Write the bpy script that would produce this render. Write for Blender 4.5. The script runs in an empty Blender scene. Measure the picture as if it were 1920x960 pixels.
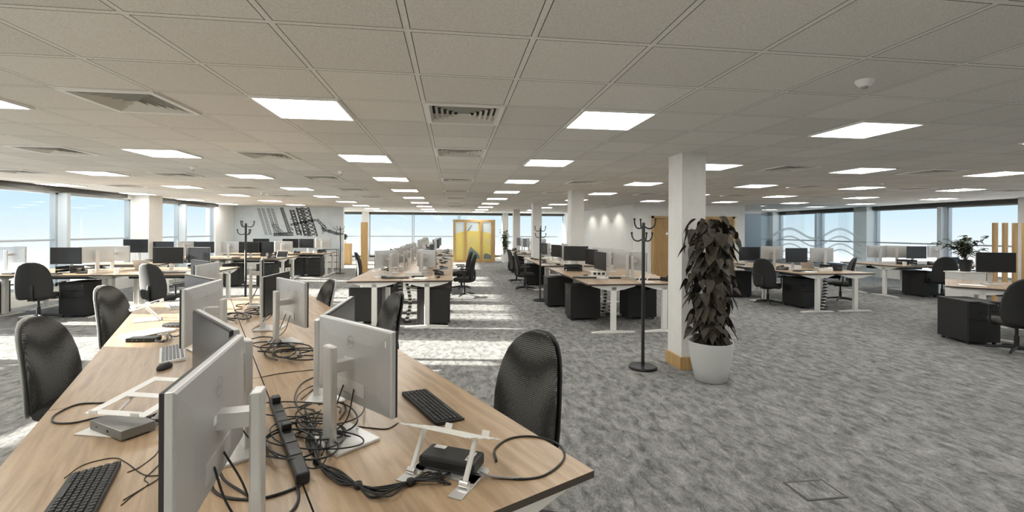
import bpy, math, random
from mathutils import Vector, Matrix
PI = math.pi
R = math.radians
random.seed(11)
S = bpy.context.scene
COL = S.collection

# ------------------------------------------------------------------ camera, world, sun, exposure
F_PX, YAW, HOR, EYE, ROLL = 847.7, .1299, 431.6, 1.643, -.004968
cam = bpy.data.cameras.new('camera')
camo = bpy.data.objects.new('camera', cam)
COL.objects.link(camo)
cam.sensor_width = 36
cam.lens = F_PX / 1920 * 36
cam.shift_y = -(480 - HOR) / 1920
cam.clip_end = 400
camo.matrix_world = (Matrix.Translation((0, 0, EYE)) @ Matrix.Rotation(-YAW, 4, 'Z')
                     @ Matrix.Rotation(PI / 2, 4, 'X') @ Matrix.Rotation(-ROLL, 4, 'Z'))
S.camera = camo
S.view_settings.view_transform = 'Standard'
S.view_settings.look = 'None'
S.view_settings.gamma = 1
S.view_settings.use_curve_mapping = False
S.view_settings.exposure = 0.26
PANEL_E = 15.0          # emission of the ceiling light panels
SKY_E = 1.0
SUN_E = 36.0
SUN_DIR = Vector((1, -.155, -.237))

w = bpy.data.worlds.new('sky')
S.world = w
w.use_nodes = True
nt = w.node_tree
for n in list(nt.nodes): nt.nodes.remove(n)
out = nt.nodes.new('ShaderNodeOutputWorld')
bg = nt.nodes.new('ShaderNodeBackground')
bg.inputs['Strength'].default_value = SKY_E
tc = nt.nodes.new('ShaderNodeTexCoord')
sp = nt.nodes.new('ShaderNodeSeparateXYZ')
mr = nt.nodes.new('ShaderNodeMapRange')
mr.inputs['From Min'].default_value = -.1
mr.inputs['From Max'].default_value = .35
rp = nt.nodes.new('ShaderNodeValToRGB')
els = rp.color_ramp.elements
els[0].position = 0; els[0].color = (2.3, 2.35, 2.4, 1)
els[1].position = 1; els[1].color = (.28, .50, .74, 1)
for p, c in ((.11, (1.3, 1.35, 1.38, 1)), (.15, (.88, .92, .93, 1)), (.222, (.74, .84, .90, 1)), (.31, (.60, .78, .88, 1)), (.42, (.50, .71, .86, 1))):
    e = els.new(p); e.color = c
cn = nt.nodes.new('ShaderNodeTexNoise')
cmap = nt.nodes.new('ShaderNodeMapping')
cmap.inputs['Scale'].default_value = (1.2, 1.2, 9)
cn.inputs['Scale'].default_value = 2.2
cn.inputs['Detail'].default_value = 6
cr = nt.nodes.new('ShaderNodeMapRange')
cr.inputs['From Min'].default_value = .5
cr.inputs['From Max'].default_value = .8
cr.inputs['To Max'].default_value = .35
cmx = nt.nodes.new('ShaderNodeMix'); cmx.data_type = 'RGBA'
cmx.inputs['B'].default_value = (.78, .85, .88, 1)
L = nt.links.new
L(tc.outputs['Generated'], sp.inputs[0]); L(sp.outputs['Z'], mr.inputs['Value']); L(mr.outputs[0], rp.inputs[0])
L(tc.outputs['Generated'], cmap.inputs[0]); L(cmap.outputs[0], cn.inputs['Vector']); L(cn.outputs['Fac'], cr.inputs['Value'])
L(cr.outputs[0], cmx.inputs['Factor']); L(rp.outputs[0], cmx.inputs['A'])
L(cmx.outputs['Result'], bg.inputs['Color']); L(bg.outputs[0], out.inputs[0])

sun = bpy.data.lights.new('sun', 'SUN')
suno = bpy.data.objects.new('sun', sun)
COL.objects.link(suno)
sun.energy = SUN_E
sun.angle = R(.55)
sun.color = (1, .95, .86)
suno.rotation_euler = SUN_DIR.to_track_quat('-Z', 'Y').to_euler()
suno.location = (-30, 10, 12)

# ------------------------------------------------------------------ helpers
_c, _s = math.cos(YAW), math.sin(YAW)
def ray(px, py):
    u = px - 960; v = py - 480
    cr_, sr_ = math.cos(ROLL), math.sin(ROLL)
    u, v = (u * cr_ + v * sr_) / F_PX, (-u * sr_ + v * cr_ + 480 - HOR) / F_PX
    return Vector((u * _c + _s, -u * _s + _c, -v))
def on(px, py, h=.79):                       # point at height h read off the photograph
    r = ray(px, py); t = (h - EYE) / r.z
    return Vector((r.x * t, r.y * t, h))
def atY(px, py, Y):
    r = ray(px, py); t = Y / r.y
    return Vector((r.x * t, Y, EYE + r.z * t))

def tag(o, label=None, cat=None, group=None, kind=None):
    if label: o['label'] = label
    if cat: o['category'] = cat
    if group: o['group'] = group
    if kind: o['kind'] = kind
    return o
def empty(name, loc=(0, 0, 0), rz=0):
    o = bpy.data.objects.new(name, None)
    o.empty_display_size = .1
    o.location = loc; o.rotation_euler = (0, 0, rz)
    COL.objects.link(o)
    return o
KIDS = {}
def copy_tree(o, parent=None):
    c = o.copy()
    COL.objects.link(c)
    for k in ('label', 'group'):
        if parent is None and k in c: del c[k]
    if parent is not None: c.parent = parent
    for ch in KIDS.get(o.name, []):
        d = copy_tree(ch, c)
        KIDS.setdefault(c.name, []).append(d)
    return c

class MB:
    def __init__(s): s.v = []; s.f = []; s.m = []
    def add(s, vs, fs, mi=0):
        b = len(s.v)
        s.v += [tuple(v) for v in vs]
        s.f += [tuple(b + i for i in f) for f in fs]
        s.m += [mi] * len(fs)
        return s
    def box(s, c, d, rz=0, rx=0, ry=0, mi=0, side=None):
        M = Matrix.Translation(c) @ Matrix.Rotation(rz, 4, 'Z') @ Matrix.Rotation(rx, 4, 'X') @ Matrix.Rotation(ry, 4, 'Y')
        vs = [M @ Vector((x * d[0] / 2, y * d[1] / 2, z * d[2] / 2)) for z in (-1, 1) for y in (-1, 1) for x in (-1, 1)]
        fs = [(0, 2, 3, 1), (4, 5, 7, 6), (0, 1, 5, 4), (2, 6, 7, 3), (0, 4, 6, 2), (1, 3, 7, 5)]
        if side is None: s.add(vs, fs, mi)
        else:
            s.add(vs, fs[:2], mi)
            b = len(s.v) - 8
            s.f += [tuple(b + i for i in f) for f in fs[2:]]; s.m += [side] * 4
        return s
    def prism(s, poly, a, b, axis='z', mi=0):
        def P(p, h):
            return {'z': (p[0], p[1], h), 'y': (p[0], h, p[1]), 'x': (h, p[0], p[1])}[axis]
        n = len(poly)
        vs = [P(p, a) for p in poly] + [P(p, b) for p in poly]
        fs = [tuple(range(n)), tuple(range(2 * n - 1, n - 1, -1))] + [(i, i + n, (i + 1) % n + n, (i + 1) % n) for i in range(n)]
        return s.add(vs, fs, mi)
    def loft(s, rings, cap=True, mi=0, closed=True):
        n = len(rings[0]); vs = [p for r_ in rings for p in r_]; fs = []
        for k in range(len(rings) - 1):
            for i in range(n if closed else n - 1):
                j = (i + 1) % n
                fs.append((k * n + i, k * n + j, (k + 1) * n + j, (k + 1) * n + i))
        if cap: fs += [tuple(range(n - 1, -1, -1)), tuple((len(rings) - 1) * n + i for i in range(n))]
        return s.add(vs, fs, mi)
    def lathe(s, prof, c=(0, 0, 0), n=24, mi=0, cap=True):
        return s.loft([[(c[0] + r_ * math.cos(2 * PI * i / n), c[1] + r_ * math.sin(2 * PI * i / n), c[2] + z) for i in range(n)] for r_, z in prof], cap, mi)
    def tube(s, pts, r_, n=8, mi=0, cap=True):
        pts = [Vector(p) for p in pts]; rings = []; up = None
        for i, p in enumerate(pts):
            t = (pts[min(i + 1, len(pts) - 1)] - pts[max(i - 1, 0)])
            if t.length < 1e-9: t = Vector((0, 0, 1))
            t.normalize()
            if up is None: up = Vector((0, 0, 1)) if abs(t.z) < .9 else Vector((1, 0, 0))
            a = up - t * up.dot(t)
            if a.length < 1e-6: a = t.orthogonal()
            a.normalize(); b = t.cross(a); up = a
            rr = r_[i] if isinstance(r_, (list, tuple)) else r_
            rings.append([p + (a * math.cos(2 * PI * k / n) + b * math.sin(2 * PI * k / n)) * rr for k in range(n)])
        return s.loft(rings, cap, mi)
    def xform(s, M):
        s.v = [tuple(M @ Vector(v)) for v in s.v]; return s
    def build(s, name, mats, parent=None, smooth=False, bevel=0, sub=0, loc=None, rz=0, autos=None):
        me = bpy.data.meshes.new(name)
        me.from_pydata(s.v, [], s.f)
        if not isinstance(mats, (list, tuple)): mats = [mats]
        for m in mats: me.materials.append(m)
        me.polygons.foreach_set('material_index', s.m)
        if smooth: me.polygons.foreach_set('use_smooth', [True] * len(me.polygons))
        import bmesh
        b = bmesh.new(); b.from_mesh(me); bmesh.ops.recalc_face_normals(b, faces=b.faces); b.to_mesh(me); b.free()
        if smooth and autos is not None:
            try: me.set_sharp_from_angle(angle=R(autos))
            except Exception: pass
        me.update()
        o = bpy.data.objects.new(name, me)
        COL.objects.link(o)
        if bevel:
            m = o.modifiers.new('bevel', 'BEVEL'); m.width = bevel; m.segments = 2; m.limit_method = 'ANGLE'; m.angle_limit = R(40)
        if sub:
            m = o.modifiers.new('sub', 'SUBSURF'); m.levels = sub; m.render_levels = sub
        if loc is not None: o.location = loc
        o.rotation_euler[2] = rz
        if parent is not None:
            o.parent = parent
            KIDS.setdefault(parent.name, []).append(o)
        return o

def spline(pts, k=6):                         # Catmull-Rom through points
    P = [Vector(p) for p in pts]
    P = [P[0] * 2 - P[1]] + P + [P[-1] * 2 - P[-2]]
    o = []
    for i in range(1, len(P) - 2):
        for j in range(k):
            t = j / k
            a, b, c, d = P[i - 1], P[i], P[i + 1], P[i + 2]
            o.append(.5 * ((2 * b) + (c - a) * t + (2 * a - 5 * b + 4 * c - d) * t * t + (3 * b - a - 3 * c + d) * t ** 3))
    o.append(P[-2])
    return o
def sellipse(a, b, n=24, e=3.0):
    o = []
    for i in range(n):
        t = 2 * PI * i / n
        c, s_ = math.cos(t), math.sin(t)
        o.append((a * math.copysign(abs(c) ** (2 / e), c), b * math.copysign(abs(s_) ** (2 / e), s_)))
    return o
def face_rz(fx, fy): return math.atan2(fx, -fy)     # turns local -Y to (fx, fy)

# ------------------------------------------------------------------ materials
def mat(name, col, rough=.5, metal=0, spec=.5, **kw):
    m = bpy.data.materials.new(name); m.use_nodes = True
    b = m.node_tree.nodes['Principled BSDF']
    b.inputs['Base Color'].default_value = (*col, 1)
    b.inputs['Roughness'].default_value = rough
    b.inputs['Metallic'].default_value = metal
    b.inputs['Specular IOR Level'].default_value = spec
    for k, v in kw.items(): b.inputs[k.replace('_', ' ')].default_value = v
    return m
def nodes(m): return m.node_tree.nodes, m.node_tree.links.new, m.node_tree.nodes['Principled BSDF']
def noise_mat(name, c1, c2, scale=10, stretch=(1, 1, 1), rough=.6, detail=5, lo=.35, hi=.65, bump=0, space='Object', metal=0, spec=.4, nrough=.6):
    m = mat(name, c1, rough, metal, spec)
    N, Lk, b = nodes(m)
    t = N.new('ShaderNodeTexCoord'); mp = N.new('ShaderNodeMapping'); mp.inputs['Scale'].default_value = stretch
    nz = N.new('ShaderNodeTexNoise'); nz.inputs['Scale'].default_value = scale; nz.inputs['Detail'].default_value = detail
    nz.inputs['Roughness'].default_value = nrough
    r_ = N.new('ShaderNodeValToRGB')
    r_.color_ramp.elements[0].position = lo; r_.color_ramp.elements[0].color = (*c1, 1)
    r_.color_ramp.elements[1].position = hi; r_.color_ramp.elements[1].color = (*c2, 1)
    Lk(t.outputs[space], mp.inputs[0]); Lk(mp.outputs[0], nz.inputs['Vector']); Lk(nz.outputs['Fac'], r_.inputs[0])
    Lk(r_.outputs[0], b.inputs['Base Color'])
    if bump:
        bp = N.new('ShaderNodeBump'); bp.inputs['Strength'].default_value = bump; bp.inputs['Distance'].default_value = .01
        Lk(nz.outputs['Fac'], bp.inputs['Height']); Lk(bp.outputs[0], b.inputs['Normal'])
    return m
def emis(name, col, e):
    m = bpy.data.materials.new(name); m.use_nodes = True
    N = m.node_tree.nodes
    b = N['Principled BSDF']
    b.inputs['Base Color'].default_value = (.8, .8, .8, 1)
    b.inputs['Emission Color'].default_value = (*col, 1)
    b.inputs['Emission Strength'].default_value = e
    return m
def glass_mat(name, tint=(.97, .985, .99), refl=.02, rough=.02):
    m = bpy.data.materials.new(name); m.use_nodes = True
    N = m.node_tree.nodes; Lk = m.node_tree.links.new
    for n in list(N): N.remove(n)
    o = N.new('ShaderNodeOutputMaterial'); mx = N.new('ShaderNodeMixShader'); tr = N.new('ShaderNodeBsdfTransparent'); gl = N.new('ShaderNodeBsdfGlossy')
    tr.inputs[0].default_value = (*tint, 1); gl.inputs['Roughness'].default_value = rough
    mx.inputs[0].default_value = refl
    Lk(tr.outputs[0], mx.inputs[1]); Lk(gl.outputs[0], mx.inputs[2]); Lk(mx.outputs[0], o.inputs[0])
    return m
def film_mat(name, col, alpha):
    m = bpy.data.materials.new(name); m.use_nodes = True
    N = m.node_tree.nodes; Lk = m.node_tree.links.new
    for n in list(N): N.remove(n)
    o = N.new('ShaderNodeOutputMaterial'); mx = N.new('ShaderNodeMixShader'); tr = N.new('ShaderNodeBsdfTransparent'); ad = N.new('ShaderNodeMixShader')
    df = N.new('ShaderNodeBsdfDiffuse'); tl = N.new('ShaderNodeBsdfTranslucent')
    df.inputs[0].default_value = (*col, 1); tl.inputs[0].default_value = (*col, 1)
    tr.inputs[0].default_value = (*[.5 + .5 * c for c in col], 1)
    ad.inputs[0].default_value = .6; mx.inputs[0].default_value = alpha
    Lk(df.outputs[0], ad.inputs[1]); Lk(tl.outputs[0], ad.inputs[2]); Lk(tr.outputs[0], mx.inputs[1]); Lk(ad.outputs[0], mx.inputs[2]); Lk(mx.outputs[0], o.inputs[0])
    return m

M = {}
M['white_wall'] = noise_mat('white_wall', (.72, .71, .68), (.76, .75, .72), 6, rough=.75, bump=.02)
M['column'] = noise_mat('column_paint', (.70, .69, .66), (.74, .73, .70), 8, rough=.7)
M['white_metal'] = mat('white_metal', (.76, .75, .71), .4)
M['frame_grey'] = mat('window_frame_grey', (.36, .40, .43), .45)
M['reveal'] = mat('window_reveal', (.52, .57, .60), .5)
M['frame_dark'] = mat('blind_box_dark', (.06, .058, .05), .6)
M['silver'] = noise_mat('brushed_silver', (.50, .50, .49), (.54, .54, .53), 60, (1, 1, 20), rough=.38, metal=.55)
M['silver_stand'] = mat('silver_stand', (.62, .61, .59), .38, .5)
M['screen'] = mat('screen_glass', (.012, .012, .013), .22, 0, .5)
M['black_plastic'] = mat('black_plastic', (.014, .014, .014), .5)
M['black_metal'] = mat('black_metal', (.012, .012, .012), .38)
M['ped'] = noise_mat('black_powder_coat', (.014, .014, .014), (.019, .019, .018), 200, rough=.5)
M['ped_dark'] = mat('drawer_gap', (.004, .004, .004), .8)
M['cable'] = mat('cable_black', (.010, .010, .010), .45)
M['cable_grey'] = mat('cable_grey', (.35, .34, .33), .5)
M['white_plastic'] = mat('white_plastic', (.78, .77, .74), .45)
M['keys_black'] = mat('key_black', (.022, .022, .022), .5)
M['keys_white'] = mat('key_white', (.62, .62, .62), .5)
M['keys_grey'] = mat('key_grey', (.22, .23, .25), .5)
M['oak'] = noise_mat('oak', (.40, .245, .095), (.54, .36, .16), 3, (14, 14, .8), rough=.5)
M['oak_door'] = noise_mat('oak_door', (.30, .18, .07), (.40, .25, .105), 3, (12, 12, .8), rough=.5)
M['paper'] = mat('paper', (.85, .85, .83), .7)
M['logo'] = mat('logo_grey', (.30, .31, .32), .4)
M['pot_white'] = mat('pot_grey_white', (.55, .555, .54), .45)
M['soil'] = noise_mat('soil', (.02, .014, .01), (.05, .035, .02), 40, rough=.9)
M['glass'] = glass_mat('window_glass')
M['glass_int'] = glass_mat('interior_glass', (.93, .96, .97), .09)
M['bark'] = noise_mat('bark', (.06, .04, .025), (.12, .085, .05), 20, rough=.9)
M['chrome'] = mat('chrome', (.75, .75, .75), .2, 1)
M['chrome_dull'] = mat('dark_grey_metal', (.22, .22, .21), .4, .6)
M['blind'] = noise_mat('roller_blind', (.36, .43, .48), (.40, .47, .52), 30, rough=.8)
M['card'] = mat('cardboard', (.45, .33, .2), .8)

# oak-look laminate worktop
def desk_mat():
    m = mat('light_oak_laminate', (.5, .36, .2), .34, 0, .5)
    N, Lk, b = nodes(m)
    t = N.new('ShaderNodeTexCoord'); mp = N.new('ShaderNodeMapping'); mp.inputs['Scale'].default_value = (.9, 11, 11)
    oi = N.new('ShaderNodeObjectInfo'); ad = N.new('ShaderNodeVectorMath'); ad.operation = 'ADD'
    nz = N.new('ShaderNodeTexNoise'); nz.inputs['Scale'].default_value = 2.6; nz.inputs['Detail'].default_value = 7; nz.inputs['Distortion'].default_value = .6
    nf = N.new('ShaderNodeTexNoise'); nf.inputs['Scale'].default_value = 40; nf.inputs['Detail'].default_value = 3
    r_ = N.new('ShaderNodeValToRGB'); e = r_.color_ramp.elements
    e[0].position = .3; e[0].color = (.33, .222, .130, 1)
    e[1].position = .7; e[1].color = (.52, .378, .240, 1)
    e2 = e.new(.5); e2.color = (.44, .308, .187, 1)
    mx = N.new('ShaderNodeMix'); mx.data_type = 'RGBA'; mx.blend_type = 'MULTIPLY'; mx.inputs['Factor'].default_value = .25
    Lk(t.outputs['Object'], ad.inputs[0]); Lk(oi.outputs['Location'], ad.inputs[1]); Lk(t.outputs['Object'], mp.inputs[0])
    Lk(mp.outputs[0], nz.inputs['Vector']); Lk(mp.outputs[0], nf.inputs['Vector']); Lk(nz.outputs['Fac'], r_.inputs[0])
    Lk(r_.outputs[0], mx.inputs['A']); Lk(nf.outputs['Fac'], mx.inputs['B']); Lk(mx.outputs['Result'], b.inputs['Base Color'])
    return m
M['desk'] = desk_mat()
M['desk_edge'] = mat('desk_edge_brown', (.06, .047, .036), .5)

def carpet_mat():
    m = mat('mottled_grey_carpet', (.2, .2, .2), .95, 0, .1)
    N, Lk, b = nodes(m)
    t = N.new('ShaderNodeTexCoord')
    mp = N.new('ShaderNodeMapping'); mp.inputs['Scale'].default_value = (1.5, .75, 1)
    mp.inputs['Rotation'].default_value = (0, 0, R(-8))
    n1 = N.new('ShaderNodeTexNoise'); n1.inputs['Scale'].default_value = 8; n1.inputs['Detail'].default_value = 10; n1.inputs['Roughness'].default_value = .72; n1.inputs['Distortion'].default_value = .5
    n2 = N.new('ShaderNodeTexNoise'); n2.inputs['Scale'].default_value = 75; n2.inputs['Detail'].default_value = 4; n2.inputs['Roughness'].default_value = .8; mp2 = N.new('ShaderNodeMapping'); mp2.inputs['Scale'].default_value = (1.6, .45, 1)
    n3 = N.new('ShaderNodeTexNoise'); n3.inputs['Scale'].default_value = .55; n3.inputs['Detail'].default_value = 3
    r1 = N.new('ShaderNodeValToRGB'); e = r1.color_ramp.elements
    e[0].position = .34; e[0].color = (.095, .097, .097, 1)
    e[1].position = .66; e[1].color = (.345, .34, .325, 1)
    e.new(.5).color = (.225, .224, .217, 1)
    mr_ = N.new('ShaderNodeMapRange'); mr_.inputs['From Min'].default_value = .25; mr_.inputs['From Max'].default_value = .75; mr_.inputs['To Min'].default_value = .5; mr_.inputs['To Max'].default_value = 1.5
    mr3 = N.new('ShaderNodeMapRange'); mr3.inputs['To Min'].default_value = .82; mr3.inputs['To Max'].default_value = 1.18
    mul = N.new('ShaderNodeMath'); mul.operation = 'MULTIPLY'
    mx = N.new('ShaderNodeVectorMath'); mx.operation = 'SCALE'
    Lk(t.outputs['Object'], mp.inputs[0]); Lk(mp.outputs[0], n1.inputs['Vector']); Lk(t.outputs['Object'], mp2.inputs[0]); Lk(mp2.outputs[0], n2.inputs['Vector']); Lk(t.outputs['Object'], n3.inputs['Vector'])
    Lk(n1.outputs['Fac'], r1.inputs[0]); Lk(n2.outputs['Fac'], mr_.inputs['Value']); Lk(n3.outputs['Fac'], mr3.inputs['Value'])
    Lk(mr_.outputs[0], mul.inputs[0]); Lk(mr3.outputs[0], mul.inputs[1])
    Lk(r1.outputs[0], mx.inputs[0]); Lk(mul.outputs[0], mx.inputs['Scale']); Lk(mx.outputs[0], b.inputs['Base Color'])
    bp = N.new('ShaderNodeBump'); bp.inputs['Strength'].default_value = .35; bp.inputs['Distance'].default_value = .004
    Lk(n2.outputs['Fac'], bp.inputs['Height']); Lk(bp.outputs[0], b.inputs['Normal'])
    return m
M['carpet'] = carpet_mat()

TX0, TY0 = -.2168, 2.1514                       # ceiling grid origin
def ceiling_mat():
    m = mat('mineral_ceiling_tile', (.6, .58, .53), .9, 0, .1)
    N, Lk, b = nodes(m)
    t = N.new('ShaderNodeTexCoord'); sp_ = N.new('ShaderNodeSeparateXYZ')
    Lk(t.outputs['Object'], sp_.inputs[0])
    def edge(axis, off):
        a = N.new('ShaderNodeMath'); a.operation = 'SUBTRACT'; a.inputs[1].default_value = off
        d = N.new('ShaderNodeMath'); d.operation = 'DIVIDE'; d.inputs[1].default_value = .6
        fr = N.new('ShaderNodeMath'); fr.operation = 'FRACT'
        pp = N.new('ShaderNodeMath'); pp.operation = 'SUBTRACT'; pp.inputs[1].default_value = .5
        ab = N.new('ShaderNodeMath'); ab.operation = 'ABSOLUTE'
        sb = N.new('ShaderNodeMath'); sb.operation = 'SUBTRACT'; sb.inputs[0].default_value = .5
        Lk(sp_.outputs[axis], a.inputs[0]); Lk(a.outputs[0], d.inputs[0]); Lk(d.outputs[0], fr.inputs[0])
        Lk(fr.outputs[0], pp.inputs[0]); Lk(pp.outputs[0], ab.inputs[0]); Lk(ab.outputs[0], sb.inputs[1])
        return sb, d
    ex, dx = edge('X', TX0); ey, dy = edge('Y', TY0)
    mn = N.new('ShaderNodeMath'); mn.operation = 'MINIMUM'; Lk(ex.outputs[0], mn.inputs[0]); Lk(ey.outputs[0], mn.inputs[1])
    # 0..0.02 = white T bar, 0.02..0.028 = shadow gap, above = tile
    r_ = N.new('ShaderNodeValToRGB'); r_.color_ramp.interpolation = 'CONSTANT'
    e = r_.color_ramp.elements
    e[0].position = 0; e[0].color = (.74, .725, .68, 1)
    e[1].position = .0205; e[1].color = (.13, .12, .10, 1)
    e.new(.0275).color = (.69, .665, .615, 1)
    nz = N.new('ShaderNodeTexNoise'); nz.inputs['Scale'].default_value = 130; nz.inputs['Detail'].default_value = 3
    mr_ = N.new('ShaderNodeMapRange'); mr_.inputs['From Min'].default_value = .3; mr_.inputs['From Max'].default_value = .7; mr_.inputs['To Min'].default_value = .86; mr_.inputs['To Max'].default_value = 1.08
    Lk(t.outputs['Object'], nz.inputs['Vector']); Lk(nz.outputs['Fac'], mr_.inputs['Value'])
    # tile to tile tone
    fl = N.new('ShaderNodeVectorMath'); fl.operation = 'FLOOR'
    cb = N.new('ShaderNodeCombineXYZ'); Lk(dx.outputs[0], cb.inputs[0]); Lk(dy.outputs[0], cb.inputs[1]); Lk(cb.outputs[0], fl.inputs[0])
    wn = N.new('ShaderNodeTexWhiteNoise'); wn.noise_dimensions = '3D'; Lk(fl.outputs[0], wn.inputs['Vector'])
    m2 = N.new('ShaderNodeMapRange'); m2.inputs['To Min'].default_value = .93; m2.inputs['To Max'].default_value = 1.06; Lk(wn.outputs['Value'], m2.inputs['Value'])
    mu = N.new('ShaderNodeMath'); mu.operation = 'MULTIPLY'; Lk(mr_.outputs[0], mu.inputs[0]); Lk(m2.outputs[0], mu.inputs[1])
    sc = N.new('ShaderNodeVectorMath'); sc.operation = 'SCALE'
    Lk(mn.outputs[0], r_.inputs[0]); Lk(r_.outputs[0], sc.inputs[0]); Lk(mu.outputs[0], sc.inputs['Scale']); Lk(sc.outputs[0], b.inputs['Base Color'])
    return m
M['ceiling'] = ceiling_mat()
M['panel_light'] = emis('light_diffuser', (1, .98, .94), PANEL_E)

def dotted(name, c1, c2, scale):
    m = mat(name, c1, .9, 0, .15)
    N, Lk, b = nodes(m)
    t = N.new('ShaderNodeTexCoord'); mp = N.new('ShaderNodeMapping'); mp.inputs['Scale'].default_value = (1, .15, .8)
    v = N.new('ShaderNodeTexVoronoi'); v.inputs['Scale'].default_value = scale; v.inputs['Randomness'].default_value = .12
    r_ = N.new('ShaderNodeValToRGB'); r_.color_ramp.elements[0].position = .25; r_.color_ramp.elements[0].color = (*c2, 1)
    r_.color_ramp.elements[1].position = .5; r_.color_ramp.elements[1].color = (*c1, 1)
    Lk(t.outputs['Object'], mp.inputs[0]); Lk(mp.outputs[0], v.inputs['Vector']); Lk(v.outputs['Distance'], r_.inputs[0]); Lk(r_.outputs[0], b.inputs['Base Color'])
    bp = N.new('ShaderNodeBump'); bp.inputs['Strength'].default_value = .6; bp.inputs['Distance'].default_value = .003; bp.invert = True
    Lk(v.outputs['Distance'], bp.inputs['Height']); Lk(bp.outputs[0], b.inputs['Normal'])
    return m
M['mesh_fabric'] = dotted('dotted_charcoal_fabric', (.034, .034, .032), (.19, .19, .18), 120)
M['fabric'] = noise_mat('charcoal_fabric', (.032, .032, .030), (.052, .052, .049), 150, rough=.92, spec=.15)
M['leather'] = noise_mat('dark_grey_vinyl', (.036, .036, .034), (.048, .048, .045), 60, rough=.55)
M['shell_grey'] = mat('chair_shell_grey', (.42, .42, .40), .5)

# ------------------------------------------------------------------ room shell
CH = EYE + .9288
XL, XR, YF, YB = -8.9, 15.3, -2.6, 24.8
def struct(o): o['kind'] = 'structure'; return o
struct(MB().box(((XL + XR) / 2, (YF + YB) / 2, -.1), (XR - XL + .6, YB - YF + .6, .2)).build('floor', M['carpet']))

LIGHTS = []; VENTS = []
for i in (-14, -10, -6, -2, 2, 6, 10, 14, 18, 22):
    for j in (-2, 2, 6, 10, 14, 18, 22, 26, 30, 34):
        if i >= 10 and j > 26: continue
        if i <= -10 and j > 26: continue
        if i in (14, 18, 22, 10) and j >= 22: continue      # behind the core walls
        LIGHTS.append((i, j))
for i, js in ((-12, (6, 10, 14)), (-8, (6, 10, 14, 18)), (-4, (2, 6, 10, 14, 18)), (0, (2, 5, 10, 14, 18, 22, 26)), (4, (10, 14)), (8, (6, 10, 14)), (12, (6, 10, 14)), (16, (6, 10, 14)), (20, (6, 10))):
    for j in js: VENTS.append((i, j))
holes = set(LIGHTS) | set(VENTS)
mb = MB()
i0 = math.floor((XL - TX0) / .6); i1 = math.ceil((XR - TX0) / .6)
j0 = math.floor((YF - TY0) / .6); j1 = math.ceil((YB - TY0) / .6)
for i in range(i0, i1):
    for j in range(j0, j1):
        if (i, j) in holes: continue
        x0, x1 = max(XL, TX0 + i * .6), min(XR, TX0 + i * .6 + .6)
        y0, y1 = max(YF, TY0 + j * .6), min(YB, TY0 + j * .6 + .6)
        mb.add([(x0, y0, CH), (x1, y0, CH), (x1, y1, CH), (x0, y1, CH)], [(0, 3, 2, 1)])
mb.box(((XL + XR) / 2, (YF + YB) / 2, CH + .25), (XR - XL + .6, YB - YF + .6, .1))
struct(mb.build('ceiling', M['ceiling']))

# walls
SILL = .32; WTOP = CH - .13
def wallbox(name, x0, x1, y0, y1, z0, z1, m, **k):
    return struct(MB().box(((x0 + x1) / 2, (y0 + y1) / 2, (z0 + z1) / 2), (x1 - x0, y1 - y0, z1 - z0)).build(name, m, **k))
wallbox('wall_front', XL - .3, XR + .3, YF - .2, YF, 0, CH + .2, M['white_wall'])
# left: dwarf wall and head, piers
wl = MB()
wl.box((XL - .15, (YF + YB) / 2, SILL / 2), (.3, YB - YF, SILL))
wl.box((XL - .15, (YF + YB) / 2, (WTOP + CH + .1) / 2), (.3, YB - YF, CH + .1 - WTOP))
wl.box((XL - .1, 19.0, CH / 2), (.35, 1.5, CH))
struct(wl.build('wall_left', M['white_wall']))
wr = MB()
wr.box((XR + .15, (YF + YB) / 2, SILL / 2), (.3, YB - YF, SILL))
wr.box((XR + .15, (YF + YB) / 2, (WTOP + CH + .1) / 2), (.3, YB - YF, CH + .1 - WTOP))
wr.box((XR + .12, 22.2, CH / 2), (.3, 5.2, CH))
struct(wr.build('wall_right', M['white_wall']))
wb = MB()
wb.box(((XL + XR) / 2, YB + .15, SILL / 2), (XR - XL, .3, SILL))
wb.box(((XL + XR) / 2, YB + .15, (WTOP + .03 + CH + .1) / 2), (XR - XL, .3, CH + .1 - WTOP - .03))
struct(wb.build('wall_back', M['white_wall']))
# the core: white block with oak doors
wallbox('wall_core', 6.2, 10.38, 15.0, YB - .02, 0, CH, M['white_wall'])
wallbox('wall_back_right', 10.38, XR, 19.82, 20.0, 0, CH, M['white_wall'])
struct(MB().box((12.85, 19.78, 1.3), (4.6, .02, 2.3)).build('trim_1', M['blind']))
wallbox('wall_mural', XL, -4.56, 19.72, 19.9, 0, CH, M['white_wall'])

def window(n, a, b, fixed, axis, transom=1.387, top=None, sgn=1, w_=.06, sill=SILL):
    """one glazed bay between a and b along axis; fixed = the other coordinate; sgn = towards the room"""
    top = top or WTOP
    fr = MB(); d = .12
    def bx(u0, u1, z0, z1, dep=d, f=fr, off=0):
        c = ((u0 + u1) / 2, (z0 + z1) / 2)
        if axis == 'y': f.box((fixed - sgn * off, c[0], c[1]), (dep, u1 - u0, z1 - z0))
        else: f.box((c[0], fixed - sgn * off, c[1]), (u1 - u0, dep, z1 - z0))
    bx(a, a + w_, sill, top); bx(b - w_, b, sill, top); bx(a, b, top - .04, top); bx(a, b, sill, sill + .07)
    bx(a, b, transom - .022, transom + .022, .08)
    root = struct(fr.build('window_%d' % n, M['frame_grey']))
    g = MB(); bx(a + w_, b - w_, sill + .07, top - .04, .008, g)
    g.build('pane', M['glass'], root)
    return root
wn_ = 1
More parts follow.
